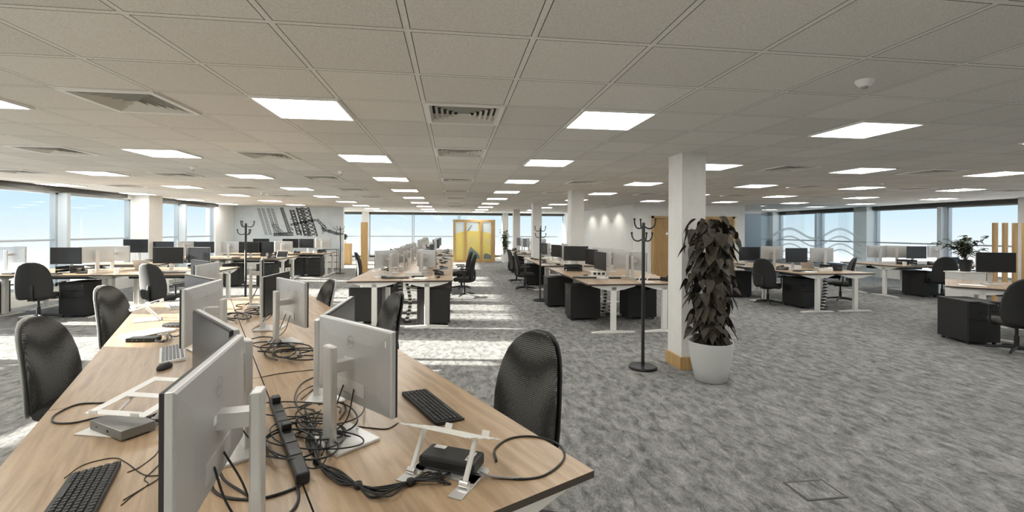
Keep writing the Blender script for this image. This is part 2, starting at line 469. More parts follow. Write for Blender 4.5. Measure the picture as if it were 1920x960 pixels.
bays = [(-2.6, -.35), (.3, 2.15), (2.6, 3.62), (4.28, 6.80), (6.87, 8.22), (8.88, 11.52), (11.66, 13.85), (14.62, 16.1), (16.26, 18.3)]
for a, b in bays:
    window(wn_, a, b, XL - .06, 'y', 1.37, sgn=1); wn_ += 1
# left wall mullion fins and columns
for k, y in enumerate((2.38, 6.835, 11.59, 16.18)):
    struct(MB().box((XL + .02, y, (SILL + WTOP) / 2), (.30, .10, WTOP - SILL)).build('trim_%d' % (2 + k), M['reveal'], bevel=.006))
def structural_column(x0, x1, y0, y1, name='column', **kw):
    return MB().box(((x0 + x1) / 2, (y0 + y1) / 2, CH / 2), (x1 - x0, y1 - y0, CH)).build(name, M['column'], **kw)
for k, y in enumerate((-.03, 3.95, 8.55, 14.23)):
    struct(structural_column(XL - .1, XL + .42, y - .3, y + .3, 'trim_%d' % (6 + k)))
rb = [(-2.2, 1.0), (1.3, 3.6), (4.4, 6.7), (7.0, 9.7), (10.2, 12.25), (12.47, 14.64), (15.25, 17.12), (17.34, 19.52)]
for a, b in rb:
    window(wn_, a, b, XR + .06, 'y', 1.262, sgn=-1); wn_ += 1
for k, y in enumerate((1.15, 6.85, 12.36, 17.23)):
    struct(MB().box((XR - .02, y, (SILL + WTOP) / 2), (.26, .12, WTOP - SILL)).build('trim_%d' % (10 + k), M['reveal'], bevel=.006))
for k, y in enumerate((4.0, 9.95, 14.94, 19.66)):
    struct(structural_column(XR - .35, XR + .1, y - (.27 if k < 3 else .12), y + (.27 if k < 3 else .14), 'trim_%d' % (14 + k)))
for a, b in ((-8.85, -6.6), (-6.55, -4.72), (-4.4, -2.15), (-2.1, .30), (.35, 2.7), (2.75, 6.15)):
    window(wn_, a, b, YB + .06, 'x', 1.285, WTOP + .03, 1, .035, .18); wn_ += 1
# dark blind boxes under the ceiling
struct(MB().box((XL + .06, 11.6, CH - .055), (.13, 3.9, .10)).box((XL + .06, 6.9, CH - .055), (.13, 4.2, .10)).box((XL + .06, 2.2, CH - .055), (.13, 4.3, .10)).box((XL + .06, 16.45, CH - .055), (.13, 3.8, .10)).build('trim_18', M['frame_dark']))
struct(MB().box((XR - .06, 12.45, CH - .075), (.13, 4.4, .13)).box((XR - .06, 17.35, CH - .075), (.13, 4.2, .13)).box((XR - .06, 7.0, CH - .075), (.13, 5.3, .13)).box((XR - .06, 1.2, CH - .075), (.13, 5, .13)).build('trim_19', M['frame_dark']))
struct(MB().box((-.9, YB - .06, CH - .06), (14.1, .12, .10)).build('trim_20', M['frame_dark']))
# free-standing columns
COLS = (5.22, 10.27, 15.27, 20.25)
for k, y in enumerate(COLS):
    c_ = structural_column(2.69, 2.99, y - .17, y + .17, 'structural_column')
    tag(c_, ['white square column with oak skirting beside the big potted plant',
             'white square column rising between the benches, second from the camera along the right row',
             'white square column third from the camera in the right row',
             'white square column furthest back in the free-standing right row'][k], 'column', 'white columns right of the aisle')
    sk = MB().box((2.84, y, .075), (.345, .385, .15)).build('skirting', M['oak'], c_, bevel=.004)
    sk['label'] = 'light oak skirting block'
struct(structural_column(2.69, 2.99, YB - .35, YB, 'trim_21'))
struct(structural_column(-4.72, -4.40, YB - .35, YB, 'trim_22'))

# oak doors in the core wall
def oak_door(n, x0, x1):
    r_ = struct(MB().box(((x0 + x1) / 2, 14.985, 1.04), (x1 - x0 - .14, .05, 2.08)).build('door_%d' % n, M['oak_door'], bevel=.003))
    f = MB(); f.box((x0 + .035, 14.98, 1.08), (.07, .09, 2.16)); f.box((x1 - .035, 14.98, 1.08), (.07, .09, 2.16)); f.box(((x0 + x1) / 2, 14.98, 2.125), (x1 - x0, .09, .07))
    f.build('door_frame', M['oak'], r_)
    MB().tube([(x1 - .16, 14.95, 1.0), (x1 - .16, 14.9, 1.0), (x1 - .28, 14.9, 1.0)], .01).build('door_handle', M['chrome'], r_)
    MB().lathe([(.045, 0), (.045, .004)], n=20).xform(Matrix.Translation(((x0 + x1) / 2 + .05, 14.958, 1.55)) @ Matrix.Rotation(PI / 2, 4, 'X')).build('door_sign', M['chrome'], r_)
oak_door(1, 6.86, 7.86); oak_door(2, 8.8, 9.95)
struct(MB().box((8.25, 14.985, .05), (4.0, .03, .1)).build('baseboard_core', M['oak']))

# ------------------------------------------------------------------ mural on the far left wall
mroot = empty('wall_mural_print', (-6.7, 19.7, .9))
tag(mroot, 'pale grey wall mural of dark dockside crane booms behind the far left benches', 'mural')
MB().box((0, 0, .74), (4.26, .012, 1.86)).build('mural_panel', noise_mat('mural_paper', (.50, .56, .59), (.60, .64, .66), 1.6, rough=.7, detail=3), mroot)
def mpt(zx, zy):                                # zoomed crop coordinates of the mural -> wall plane
    p = atY(300 + zx / 4, 360 + zy / 4, 19.69)
    return (p.x + 6.7, p.z - .9)
def stroke(m_, a, b, t, y=-.008):
    a = Vector(mpt(*a)); b = Vector(mpt(*b)); d = (b - a)
    n_ = Vector((-d.y, d.x)).normalized() * t * .85
    q = [a + n_, b + n_, b - n_, a - n_]
    m_.prism([tuple(p) for p in q], y - .002, y, 'y')
pr = MB()
def lattice(a0, a1, b0, b1, n_, t=.02, cross=.012):
    """boom between rail a0-a1 and rail b0-b1"""
    stroke(pr, a0, a1, t); stroke(pr, b0, b1, t)
    for i in range(n_):
        u, v = i / n_, (i + 1) / n_
        la = lambda k: (a0[0] + (a1[0] - a0[0]) * k, a0[1] + (a1[1] - a0[1]) * k)
        lb = lambda k: (b0[0] + (b1[0] - b0[0]) * k, b0[1] + (b1[1] - b0[1]) * k)
        stroke(pr, la(u), lb(v), cross); stroke(pr, lb(u), la(v), cross)
lattice((900, 135), (965, 325), (915, 132), (982, 320), 12, .03)
lattice((972, 150), (1030, 340), (1000, 150), (1062, 340), 9, .035, .022)
lattice((1020, 135), (1085, 345), (1050, 135), (1118, 345), 9, .04, .025)
lattice((1062, 132), (1128, 345), (1110, 132), (1180, 345), 8, .04, .025)
for x in (728, 760, 800, 830):
    lattice((x, 140), (x + 62, 340), (x + 14, 140), (x + 78, 340), 9, .010, .007)
lattice((850, 345), (1000, 340), (850, 330), (1000, 322), 9, .03, .012)
lattice((975, 268), (1170, 230), (975, 258), (1170, 218), 9, .018, .01)
lattice((835, 265), (905, 345), (845, 250), (960, 345), 5, .014, .01)
lattice((1170, 225), (1240, 300), (1178, 215), (1250, 285), 4, .02, .012)
lattice((1205, 285), (1380, 330), (1215, 300), (1330, 335), 7, .018, .014)
for k in range(26):
    x = 1210 + random.random() * 120; y = 270 + random.random() * 60
    stroke(pr, (x, y), (x + random.uniform(-22, 30), y + random.uniform(-14, 16)), .014)
for k in range(22):
    x = 965 + random.random() * 200; y = 200 + random.random() * 140
    stroke(pr, (x, y), (x + random.uniform(-16, 20), y + random.uniform(-24, 24)), .016)
pr.build('crane_drawing', mat('mural_ink', (.16, .175, .185), .7), mroot)
MB().box((-2.13, 0, .74), (.03, .02, 1.86)).box((0, 0, 1.675), (4.28, .02, .02)).build('edge_strip', M['frame_grey'], mroot)

# ------------------------------------------------------------------ ceiling fittings
ORD = ['first', 'second', 'third', 'fourth', 'fifth', 'sixth', 'seventh', 'eighth', 'ninth', 'tenth', 'eleventh', 'twelfth']
def light_proto():
    r_ = empty('ceiling_light')
    f = MB()
    for s_ in (-1, 1):
        f.box((s_ * .291, 0, .004), (.018, .60, .016)); f.box((0, s_ * .291, .004), (.564, .018, .016))
    f.build('frame', M['white_metal'], r_)
    MB().box((0, 0, .008), (.566, .566, .012)).build('diffuser', M['panel_light'], r_)
    r_['category'] = 'light'
    return r_
LP = light_proto()
lc = {}
for n_, (i, j) in enumerate(LIGHTS):
    o = LP if n_ == 0 else copy_tree(LP)
    o.location = (TX0 + i * .6 + .3, TY0 + j * .6 + .3, CH - .012)
    row = (j + 2) // 4
    k = (i + 14) // 4
    if k <= 3: cpos = ['fourth column left of the aisle vents', 'third column left of the aisle vents', 'second column left of the aisle vents', 'first column left of the aisle vents'][k]
    else: cpos = ORD[k - 4] + ' column right of the aisle vents'
    rowtxt = 'overhead beside the camera' if row == 0 else ORD[row - 1] + ' row from the camera'
    tag(o, 'lit square ceiling panel, %s, %s' % (rowtxt, cpos), group='recessed square ceiling lights')
def vent_proto():
    r_ = empty('ceiling_vent')
    f = MB()
    for s_ in (-1, 1):
        f.box((s_ * .283, 0, .003), (.034, .60, .012)); f.box((0, s_ * .283, .003), (.532, .034, .012))
    f.build('frame', M['white_metal'], r_)
    m = MB()
    for q in range(6):
        a = .264 - q * .042
        b = a - .017
        ra = [(-a, -a, 0), (a, -a, 0), (a, a, 0), (-a, a, 0)]
        rb_ = [(-b, -b, .024), (b, -b, .024), (b, b, .024), (-b, b, .024)]
        m.loft([ra, rb_], cap=False)
    m.build('louvres', noise_mat('vent_blade', (.62, .60, .54), (.66, .64, .58), 30), r_)
    MB().box((0, 0, .085), (.596, .596, .004)).build('backing', M['ped_dark'], r_)
    r_['category'] = 'vent'
    return r_
VP_ = vent_proto()
for n_, (i, j) in enumerate(VENTS):
    o = VP_ if n_ == 0 else copy_tree(VP_)
    o.location = (TX0 + i * .6 + .3, TY0 + j * .6 + .3, CH - .01)
    k = sum(1 for a, b in VENTS if a == i and b < j)
    cpos = {-12: 'third column left of the aisle', -8: 'second column left of the aisle', -4: 'first column left of the aisle', 0: 'column above the centre aisle', 4: 'first column right of the aisle', 8: 'second column right of the aisle', 12: 'third column right of the aisle', 16: 'fourth column right of the aisle', 20: 'fifth column right of the aisle'}[i]
    tag(o, 'square louvred ceiling vent, %s from the camera in the %s' % (ORD[k], cpos), group='square louvred ceiling vents')
# sensors
def sensor(px, py, label, r_=.05, h=.04):
    rr = ray(px, py); t = (CH - EYE) / rr.z
    o = empty('ceiling_sensor', (rr.x * t, rr.y * t, CH - h))
    tag(o, label, 'sensor', 'small round ceiling detectors')
    MB().lathe([(r_ * .55, 0), (r_ * .8, h * .35), (r_, h * .8), (r_, h + .001)], n=20).build('housing', M['white_plastic'], o, smooth=True, autos=40)
    MB().lathe([(r_ * .3, -.012), (r_ * .42, -.004), (r_ * .45, .006)], n=16).build('lens', M['cable_grey'], o, smooth=True)
sensor(1618, 144, 'round white ceiling detector high on the right near the camera')
sensor(638, 324, 'small ceiling detector between light panels left of the aisle vents', .045, .05)
sensor(361, 318, 'small ceiling detector above the left benches', .045, .05)
sensor(491, 366, 'small ceiling detector in front of the crane mural', .05, .06)
sensor(1650, 337, 'small ceiling detector towards the right-hand windows', .05, .04)

# ------------------------------------------------------------------ furniture builders
PROTO = {}
def inst(key, fn, loc, rz, label, group=None):
    if key not in PROTO:
        PROTO[key] = fn(); o = PROTO[key]
    else: o = copy_tree(PROTO[key])
    o.location = loc; o.rotation_euler = (0, 0, rz)
    if label: o['label'] = label
    if group: o['group'] = group
    return o

DT = .79
def make_desk(Ld, D=.80):
    r_ = empty('bench_desk'); r_['category'] = 'desk'
    MB().box((0, 0, DT - .0125), (Ld - .004, D, .025), side=1).build('tabletop', [M['desk'], M['desk_edge']], r_)
    for s_ in (-1, 1):
        x = s_ * (Ld / 2 - .060)
        leg = MB().box((x, .0, .39), (.06, .085, .70)).build('leg', M['white_metal'], r_, bevel=.005)
        MB().prism([(-.36, 0), (.36, 0), (.36, .014), (.10, .032), (-.10, .032), (-.36, .014)], x - .035, x + .035, 'x').build('foot', M['white_metal'], leg)
        arc = [(-.36, DT - .026), (.36, DT - .026), (.35, DT - .044), (.2, DT - .085), (.08, DT - .108), (-.08, DT - .108), (-.2, DT - .085), (-.35, DT - .044)]
        MB().prism(arc, x - .03, x + .03, 'x').build('bracket', M['white_metal'], leg)
    MB().box((0, .22, DT - .13), (Ld - .5, .13, .006)).box((0, .155, DT - .10), (Ld - .5, .004, .06)).box((0, .285, DT - .09), (Ld - .5, .004, .09)).box((-.3 * Ld, .22, DT - .075), (.03, .02, .10)).box((.3 * Ld, .22, DT - .075), (.03, .02, .10)).build('cable_tray', M['black_metal'], r_)
    MB().box((0, 0, DT - .05), (Ld - .3, .04, .045)).build('crossbeam', M['white_metal'], r_)
    return r_

def make_monitor(top=1.26, mode='normal', detail=True):
    """screen faces local -Y, root on the desk at the panel's plan position"""
    r_ = empty('monitor'); r_['category'] = 'monitor'
    W_, H_ = (.54, .325) if mode != 'portrait' else (.325, .54)
    zc = top - DT - H_ / 2
    if mode == 'portrait': zc = .33
    ch = min(.39 + (top - 1.26), .42)
    # back shell: flat rim, raised middle
    b = MB()
    rr = lambda a, c, y: [(-a, y, zc - c), (a, y, zc - c), (a, y, zc + c), (-a, y, zc + c)]
    b.loft([rr(W_ / 2, H_ / 2, -.008), rr(W_ / 2, H_ / 2, .008), rr(W_ / 2 - .006, H_ / 2 - .006, .0125), rr(W_ / 2 - .09, H_ / 2 - .07, .0165)])
    sh = b.build('back_shell', M['silver'], r_, bevel=.002)
    MB().box((0, -.012, zc), (W_ - .002, .010, H_ - .002)).build('bezel', M['black_plastic'], r_)
    MB().box((0, -.0178, zc + .004), (W_ - .014, .003, H_ - .022)).build('screen', M['screen'], r_)
    MB().box((0, .106, ch / 2 + .006), (.062, .030, ch)).build('stand_column', M['silver_stand'], r_, bevel=.006)
    MB().box((0, .055, min(zc + .0, ch - .05)), (.05, .085, .042)).build('arm', M['silver_stand'], r_, bevel=.003)
    MB().box((0, .045, .006), (.225, .19, .012)).build('base', M['silver_stand'], r_, bevel=.003)
    if detail:
        lg = MB(); n = 32
        for k in range(n):
            a0, a1 = 2 * PI * k / n, 2 * PI * (k + 1) / n
            lg.add([(math.cos(a) * q, .0177, zc + .085 + math.sin(a) * q) for a, q in ((a0, .026), (a1, .026), (a1, .0235), (a0, .0235))], [(0, 1, 2, 3)])
        # raised letters in the ring, read from behind
        def seg(pts):
            for (x0, z0), (x1, z1) in zip(pts[:-1], pts[1:]):
                a = Vector((x0, z0)); c = Vector((x1, z1)); d = (c - a).normalized() * .0008; m_ = Vector((-d.y, d.x)) * 1.2
                lg.add([(-(p.x), .0178, zc + .085 + p.y) for p in (a - d + m_, c + d + m_, c + d - m_, a - d - m_)], [(0, 1, 2, 3)])
        seg([(-.018, -.006), (-.018, .006), (-.013, .005), (-.010, 0), (-.013, -.005), (-.018, -.006)])
        seg([(-.001, .007), (-.008, .003), (-.002, -.007)]); seg([(-.005, 0), (0, .003)]); seg([(-.008, .003), (-.002, -.007), (.002, -.004)])
        seg([(.005, .006), (.005, -.006), (.011, -.006)]); seg([(.013, .006), (.013, -.006), (.019, -.006)])
        l_ = lg.build('logo', M['logo'], r_); l_['label'] = 'small round logo on the silver back'
        MB().box((-W_ / 2 + .05, .0125, zc + H_ / 2 - .05), (.036, .003, .024)).box((.03, .0175, zc + .01), (.028, .002, .02)).build('sticker', M['paper'], r_)
        MB().box((0, .017, zc - H_ / 2 + .065), (.20, .004, .05)).build('port_cover', M['silver_stand'], r_)
        MB().tube(spline([(.05, .02, zc - .10), (.06, .05, zc - .19), (.04, .10, .06), (.02, .16, .006)]), .0028, 6).tube(spline([(-.03, .02, zc - .10), (-.05, .06, zc - .2), (-.02, .11, .05), (-.06, .17, .006)]), .0028, 6).build('lead', M['cable'], r_)
    return r_
def monitor(P, f, label, group, top=1.26, mode='normal', detail=False):
    key = ('mon', round(top, 2), mode, detail)
    return inst(key, lambda: make_monitor(top, mode, detail), (P[0], P[1], DT), face_rz(*f), label, group)

def make_keyboard(kind='black'):
    r_ = empty('keyboard'); r_['category'] = 'keyboard'
    base, key = {'black': (M['black_plastic'], M['keys_black']), 'white': (M['white_plastic'], M['keys_grey'])}[kind]
    MB().prism([(-.068, .0), (.068, .0), (.068, .020), (-.068, .009)], -.222, .222, 'x').build('case', base, r_, bevel=.003)
    k = MB()
    for j in range(6):
        y = -.055 + j * .0195 + (.004 if j == 5 else 0)
        x = -.213
        while x < .208:
            wk = .0155
            if j == 0 and -.14 < x < -.05: wk = .105
            if j in (1, 2) and x < -.2: wk = .028
            if .070 < x < .076 or .14 < x < .145: x += .006
            z = .009 + (y + .068) / .136 * .011
            if x + wk < .218:
                k.add([(x, y, z), (x + wk, y, z), (x + wk, y + .0155, z + .001), (x, y + .0155, z + .001),
                       (x + .0018, y + .0018, z + .0055), (x + wk - .0018, y + .0018, z + .0055), (x + wk - .0018, y + .0137, z + .0065), (x + .0018, y + .0137, z + .0065)],
                      [(0, 1, 5, 4), (1, 2, 6, 5), (2, 3, 7, 6), (3, 0, 4, 7), (4, 5, 6, 7)])
            x += wk + .0033
    kk = k.build('keys', key, r_)
    return r_
def make_mouse():
    r_ = empty('mouse'); r_['category'] = 'mouse'
    rings = []
    for z, s_ in ((0, .92), (.010, 1), (.022, .9), (.030, .68), (.034, .35)):
        rings.append([(x * s_, y * s_ - (1 - s_) * .006, z) for x, y in sellipse(.030, .055, 20, 2.4)])
    MB().loft(rings).build('shell', M['black_plastic'], r_, smooth=True)
    MB().box((0, .03, .030), (.006, .018, .008)).build('wheel', M['keys_grey'], r_)
    return r_
def make_dock(tone='black'):
    r_ = empty('docking_station'); r_['category'] = 'dock'
    m = M['black_plastic'] if tone == 'black' else M['silver_stand']
    MB().box((0, 0, .0145), (.205, .09, .029)).build('case', m, r_, bevel=.006)
    MB().box((-.05, -.0455, .015), (.012, .003, .005)).box((-.02, -.0455, .015), (.012, .003, .005)).box((.03, -.0455, .015), (.006, .003, .006)).build('ports', M['ped_dark'] if tone != 'black' else M['keys_grey'], r_)
    return r_
def make_pedestal():
    r_ = empty('drawer_pedestal'); r_['category'] = 'drawer unit'
    MB().box((0, .01, .333), (.42, .54, .576)).box((0, 0, .630), (.43, .57, .018)).build('carcass', M['ped'], r_, bevel=.003)
    for k, (z, h) in enumerate(((.556, .115), (.434, .118), (.212, .315))):
        d = MB().box((0, -.268, z), (.41, .018, h)).build('drawer', M['ped'], r_, bevel=.002)
        MB().box((0, -.281, z + h / 2 - .012), (.16, .010, .010)).build('handle', M['black_metal'], d)
    l_ = MB().lathe([(.009, 0), (.009, .004)], n=12).xform(Matrix.Translation((.17, -.277, .590)) @ Matrix.Rotation(PI / 2, 4, 'X')).build('lock', M['chrome'], r_)
    for x in (-.17, .17):
        for y in (-.22, .22):
            MB().lathe([(.022, -.011), (.024, 0), (.022, .011)], n=14).xform(Matrix.Translation((x, y, .024)) @ Matrix.Rotation(PI / 2, 4, 'Y')).build('castor', M['black_plastic'], r_)
    return r_
def make_chair(kind='plain', arms=True, bottom=.43):
    """sitter faces local +Y"""
    r_ = empty('office_chair'); r_['category'] = 'chair'
    fab = {'mesh': M['mesh_fabric'], 'plain': M['fabric'], 'vinyl': M['leather'], 'mesh_grey': M['mesh_fabric']}[kind]
    shell = M['shell_grey'] if kind == 'mesh_grey' else M['black_plastic']
    prof = [(0, .165), (.03, .205), (.09, .228), (.22, .240), (.38, .240), (.55, .230), (.70, .213), (.82, .188), (.91, .150), (.97, .100), (1.0, .045)]
    def back(w_, t, off, z0=bottom, z1=1.045, inset=0):
        rings = []
        for v, hw in prof:
            hw = hw * w_; z = z0 + (z1 - z0) * v
            lean = -.20 - .085 * v + .022 * math.sin(v * PI) + off
            tt = t * (.55 + .45 * math.sin(min(1, max(.02, v)) * PI) ** .5) if 0 < v < 1 else t * .4
            rings.append([(x, lean + y + .05 * (x / .23) ** 2, z) for x, y in sellipse(max(hw, .01), tt, 28, 2.6)])
        return MB().loft(rings)
    back(1, .030, .018).build('backrest', fab, r_, smooth=True)
    back(1.045, .016, -.020, bottom - .01, 1.048).build('back_shell', shell, r_, smooth=True)
    rings = []
    for z, s_ in ((.405, .90), (.418, .97), (.445, 1.0), (.468, .985), (.482, .93), (.488, .80), (.490, .4)):
        rings.append([(x * s_, y * s_ + .03, z - (.012 if y > .2 else 0)) for x, y in sellipse(.245, .235, 28, 3.2)])
    MB().loft(rings).build('seat', M['leather'] if kind == 'vinyl' else M['fabric'], r_, smooth=True)
    MB().tube(spline([(0, 0, .39), (0, -.17, .385), (0, -.245, .43), (0, -.262, .52), (0, -.245, .66)]), .022, 8).box((0, .0, .385), (.20, .26, .04)).build('back_stem', M['black_plastic'], r_)
    MB().lathe([(.028, .09), (.028, .25), (.018, .25), (.018, .40)], n=16).build('gas_column', M['black_metal'], r_)
    star = MB().lathe([(.045, .065), (.05, .085), (.035, .115), (.0, .115)], n=16)
    for k in range(5):
        a = 2 * PI * k / 5 + .3
        star.tube([(math.cos(a) * .03, math.sin(a) * .03, .095), (math.cos(a) * .17, math.sin(a) * .17, .085), (math.cos(a) * .30, math.sin(a) * .30, .062)], [.026, .020, .014], 8)
    star.build('star_base', M['black_plastic'], r_, smooth=True, autos=50)
    for k in range(5):
        a = 2 * PI * k / 5 + .3
        cs = MB()
        for s_ in (-1, 1):
            cs.lathe([(.020, -.008), (.027, -.006), (.027, .006), (.020, .008)], n=14).v[-56:] = [tuple(Matrix.Translation((math.cos(a) * .30, math.sin(a) * .30, .027)) @ Matrix.Rotation(a + .6, 4, 'Z') @ Matrix.Translation((0, s_ * .013, 0)) @ Matrix.Rotation(PI / 2, 4, 'X') @ Vector(v)) for v in cs.v[-56:]]
        cs.build('castor', M['black_plastic'], r_)
    if arms:
        for s_ in (-1, 1):
            MB().tube(spline([(s_ * .12, 0, .395), (s_ * .26, 0, .40), (s_ * .285, -.01, .50), (s_ * .285, -.02, .64)]), .016, 8).box((s_ * .285, .02, .66), (.07, .24, .028)).build('armrest', M['black_plastic'], r_, bevel=.006)
    return r_
def chair(x, y, f, label, group, kind='plain', arms=True):
    """f = direction the sitter faces"""
    return inst(('chair', kind, arms), lambda: make_chair(kind, arms), (x, y, 0), math.atan2(-f[0], f[1]), label, group)

def plate_bars(mb, w_, d, holes=2, t=.004, rail=.035):
    """plate in the local XY plane with big rectangular openings"""
    mb.box((-w_ / 2 + rail / 2, 0, 0), (rail, d, t)); mb.box((w_ / 2 - rail / 2, 0, 0), (rail, d, t))
    for k in range(holes + 1):
        y = -d / 2 + .0175 + (d - .035) * k / holes
        mb.box((0, y, 0), (w_ - 2 * rail, .035, t))
def make_laptop_stand(tone='white'):
    """open side to local -Y"""
    r_ = empty('laptop_stand'); r_['category'] = 'laptop stand'
    m = M['white_plastic'] if tone == 'white' else M['silver_stand']
    MB().box((0, .0, .003), (.23, .20, .005)).build('base_plate', m, r_, bevel=.002)
    for s_ in (-1, 1):
        MB().tube([(s_ * .085, .085, .008), (s_ * .085, -.01, .125)], .008, 8).tube([(s_ * .085, .085, .008), (s_ * .085, .07, .012)], .012, 8).build('arm', m, r_)
    p = MB(); plate_bars(p, .25, .25)
    for x in (-.085, .085): p.box((x, -.128, .010), (.035, .005, .022))
    p.xform(Matrix.Translation((0, .0, .142)) @ Matrix.Rotation(R(16), 4, 'X')).build('top_plate', m, r_, bevel=.0015)
    return r_
def make_laptop():
    r_ = empty('laptop'); r_['category'] = 'laptop'
    MB().box((0, 0, .009), (.33, .22, .016)).build('body', M['silver_stand'], r_, bevel=.003)
    MB().box((0, .155, .10), (.33, .008, .22), rx=R(-22)).build('lid', M['silver_stand'], r_, bevel=.002)
    MB().box((0, .150, .10), (.30, .008, .19), rx=R(-22)).build('screen', M['screen'], r_)
    return r_
def make_phone():
    r_ = empty('desk_phone'); r_['category'] = 'phone'
    MB().prism([(-.09, 0), (.09, 0), (.09, .07), (-.09, .015)], -.09, .09, 'x').build('base', M['black_plastic'], r_, bevel=.003)
    MB().tube([(-.065, -.08, .045), (-.065, 0, .075), (-.065, .085, .085)], [.018, .012, .018], 8).build('handset', M['black_plastic'], r_)
    return r_
def make_cup():
    r_ = empty('mug'); r_['category'] = 'mug'
    MB().lathe([(.0, .004), (.034, .004), (.036, .09), (.040, .09), (.040, .0), (.0, .0)], n=20, cap=False).build('body', M['white_plastic'], r_, smooth=True, autos=40)
    MB().tube([(.038, 0, .07), (.062, 0, .065), (.062, 0, .03), (.038, 0, .02)], .005, 6).build('handle', M['white_plastic'], r_)
    return r_
def make_tray():
    r_ = empty('document_tray'); r_['category'] = 'tray'
    b = MB()
    for z in (0.0, .07):
        b.box((0, 0, z + .004), (.25, .33, .004)); b.box((-.123, 0, z + .03), (.004, .33, .05)); b.box((.123, 0, z + .03), (.004, .33, .05)); b.box((0, .163, z + .03), (.25, .004, .05))
    for x in (-.12, .12):
        for y in (-.15, .15): b.box((x, y, .05), (.008, .008, .10))
    b.build('tray', M['black_plastic'], r_)
    MB().box((0, 0, .014), (.21, .297, .014)).build('papers', M['paper'], r_)
    return r_
def make_papers():
    r_ = empty('paper_stack'); r_['category'] = 'papers'
    MB().box((0, 0, .006), (.21, .297, .010)).box((.01, .005, .013), (.21, .297, .004), rz=.12).build('sheets', M['paper'], r_)
    return r_
def make_power_box():
    r_ = empty('desk_socket'); r_['category'] = 'socket'
    MB().box((0, 0, .035), (.30, .06, .07)).build('case', M['white_plastic'], r_, bevel=.004)
    MB().box((-.08, -.031, .036), (.05, .003, .045)).box((0, -.031, .036), (.05, .003, .045)).box((.08, -.031, .036), (.05, .003, .045)).build('outlets', M['black_plastic'], r_)
    return r_
def make_snake():
    r_ = empty('cable_spine'); r_['category'] = 'cable spine'
    for k in range(22):
        z = .04 + k * .033
        x = .05 * math.sin(k * .17); 
        MB().box((x, .02 * math.cos(k * .2), z), (.058, .045, .022)).build('link', M['black_plastic'] if k % 2 else M['white_plastic'], r_)
    MB().box((0, .02, .012), (.13, .13, .018)).build('foot', M['black_plastic'], r_)
    MB().tube([(0, .02, .03)] + [(.05 * math.sin(k * .17), .02 * math.cos(k * .2), .04 + k * .033) for k in range(22)], .008, 6).build('cord', M['cable'], r_)
    return r_
CLUT = {'keyboard': lambda: make_keyboard('black'), 'white_keyboard': lambda: make_keyboard('white'), 'mouse': make_mouse, 'dock': make_dock, 'silver_dock': lambda: make_dock('silver'),
        'stand': make_laptop_stand, 'silver_stand': lambda: make_laptop_stand('silver'), 'phone': make_phone, 'mug': make_cup, 'tray': make_tray, 'papers': make_papers, 'socket': make_power_box,
        'laptop': make_laptop, 'spine': make_snake, 'pedestal': make_pedestal}
def put(kind, x, y, rz, label, group=None, z=DT): return inst(kind, CLUT[kind], (x, y, z), rz, label, group)

# ------------------------------------------------------------------ benches
class Bench:
    def __init__(s, name, O, e, n, count, Ld, W=1.72, group=None, skip=()):
        s.name, s.O, s.e, s.n, s.count, s.L, s.W = name, Vector(O), Vector(e).normalized(), Vector(n).normalized(), count, Ld, W
        s.rz = math.atan2(-s.n.x, s.n.y)
        for k in range(count):
            for q in (0, 1):
                if (k, q) in skip: continue
                D = W / 2 - .003; p = s.pos((k + .5) * Ld, D / 2 if q == 0 else W - D / 2)
                inst(('desk', Ld, D), lambda: make_desk(Ld, D), (p.x, p.y, 0), s.rz + (PI if q else 0),
                     'oak desk on white legs, %s, %s' % (s.where(k, q), name), 'oak-topped bench desks with white legs')
    def pos(s, t, q): return s.O + s.e * t + s.n * q
    def where(s, k, q):
        a = {1: ['only'], 2: ['first', 'last'], 3: ['first', 'middle', 'last']}.get(s.count) or ORD[:s.count]
        if abs(s.e.x) > abs(s.e.y): return '%s from left, %s row' % (a[k], 'front' if q == 0 else 'rear')
        return '%s from camera, %s side' % (a[k], 'left' if q == 0 else 'right')
    def U(s, q): return -s.n if q == 0 else s.n
    def seat(s, k, q, du=0, dv=0):             # du along e from the desk centre, dv in from the user edge
        return s.pos((k + .5) * s.L + du, (dv if q == 0 else s.W - dv))
    def mon(s, k, q, du, tag_, turn=0, dv=.60, top=1.26, mode='normal', detail=False):
        p = s.seat(k, q, du, dv)
        f = s.U(q); a = R(turn); f = Vector((f.x * math.cos(a) - f.y * math.sin(a), f.x * math.sin(a) + f.y * math.cos(a)))
        return monitor(p, f, '%s monitor, desk %s, %s' % (tag_, s.where(k, q), s.name), 'monitors on ' + s.name, top, mode, detail)
    def item(s, kind, k, q, du, dv, rot, tag_):
        p = s.seat(k, q, du, dv)
        return put(kind, p.x, p.y, s.rz + (PI if q else 0) + R(rot), '%s, desk %s, %s' % (tag_, s.where(k, q), s.name), None)
    def ped(s, k, q, du, dv=.30):
        p = s.seat(k, q, du, dv)
        return put('pedestal', p.x, p.y, s.rz + (PI if q else 0), 'black drawer pedestal under desk %s, %s' % (s.where(k, q), s.name), 'black drawer pedestals', 0)
    def chair(s, k, q, du, gap, turn=0, kind='plain', arms=True, txt='charcoal office chair'):
        p = s.seat(k, q, du, -gap); f = -s.U(q); a = R(turn)
        f = (f.x * math.cos(a) - f.y * math.sin(a), f.x * math.sin(a) + f.y * math.cos(a))
        return chair(p.x, p.y, f, '%s at desk %s, %s' % (txt, s.where(k, q), s.name), 'office chairs', kind, arms)

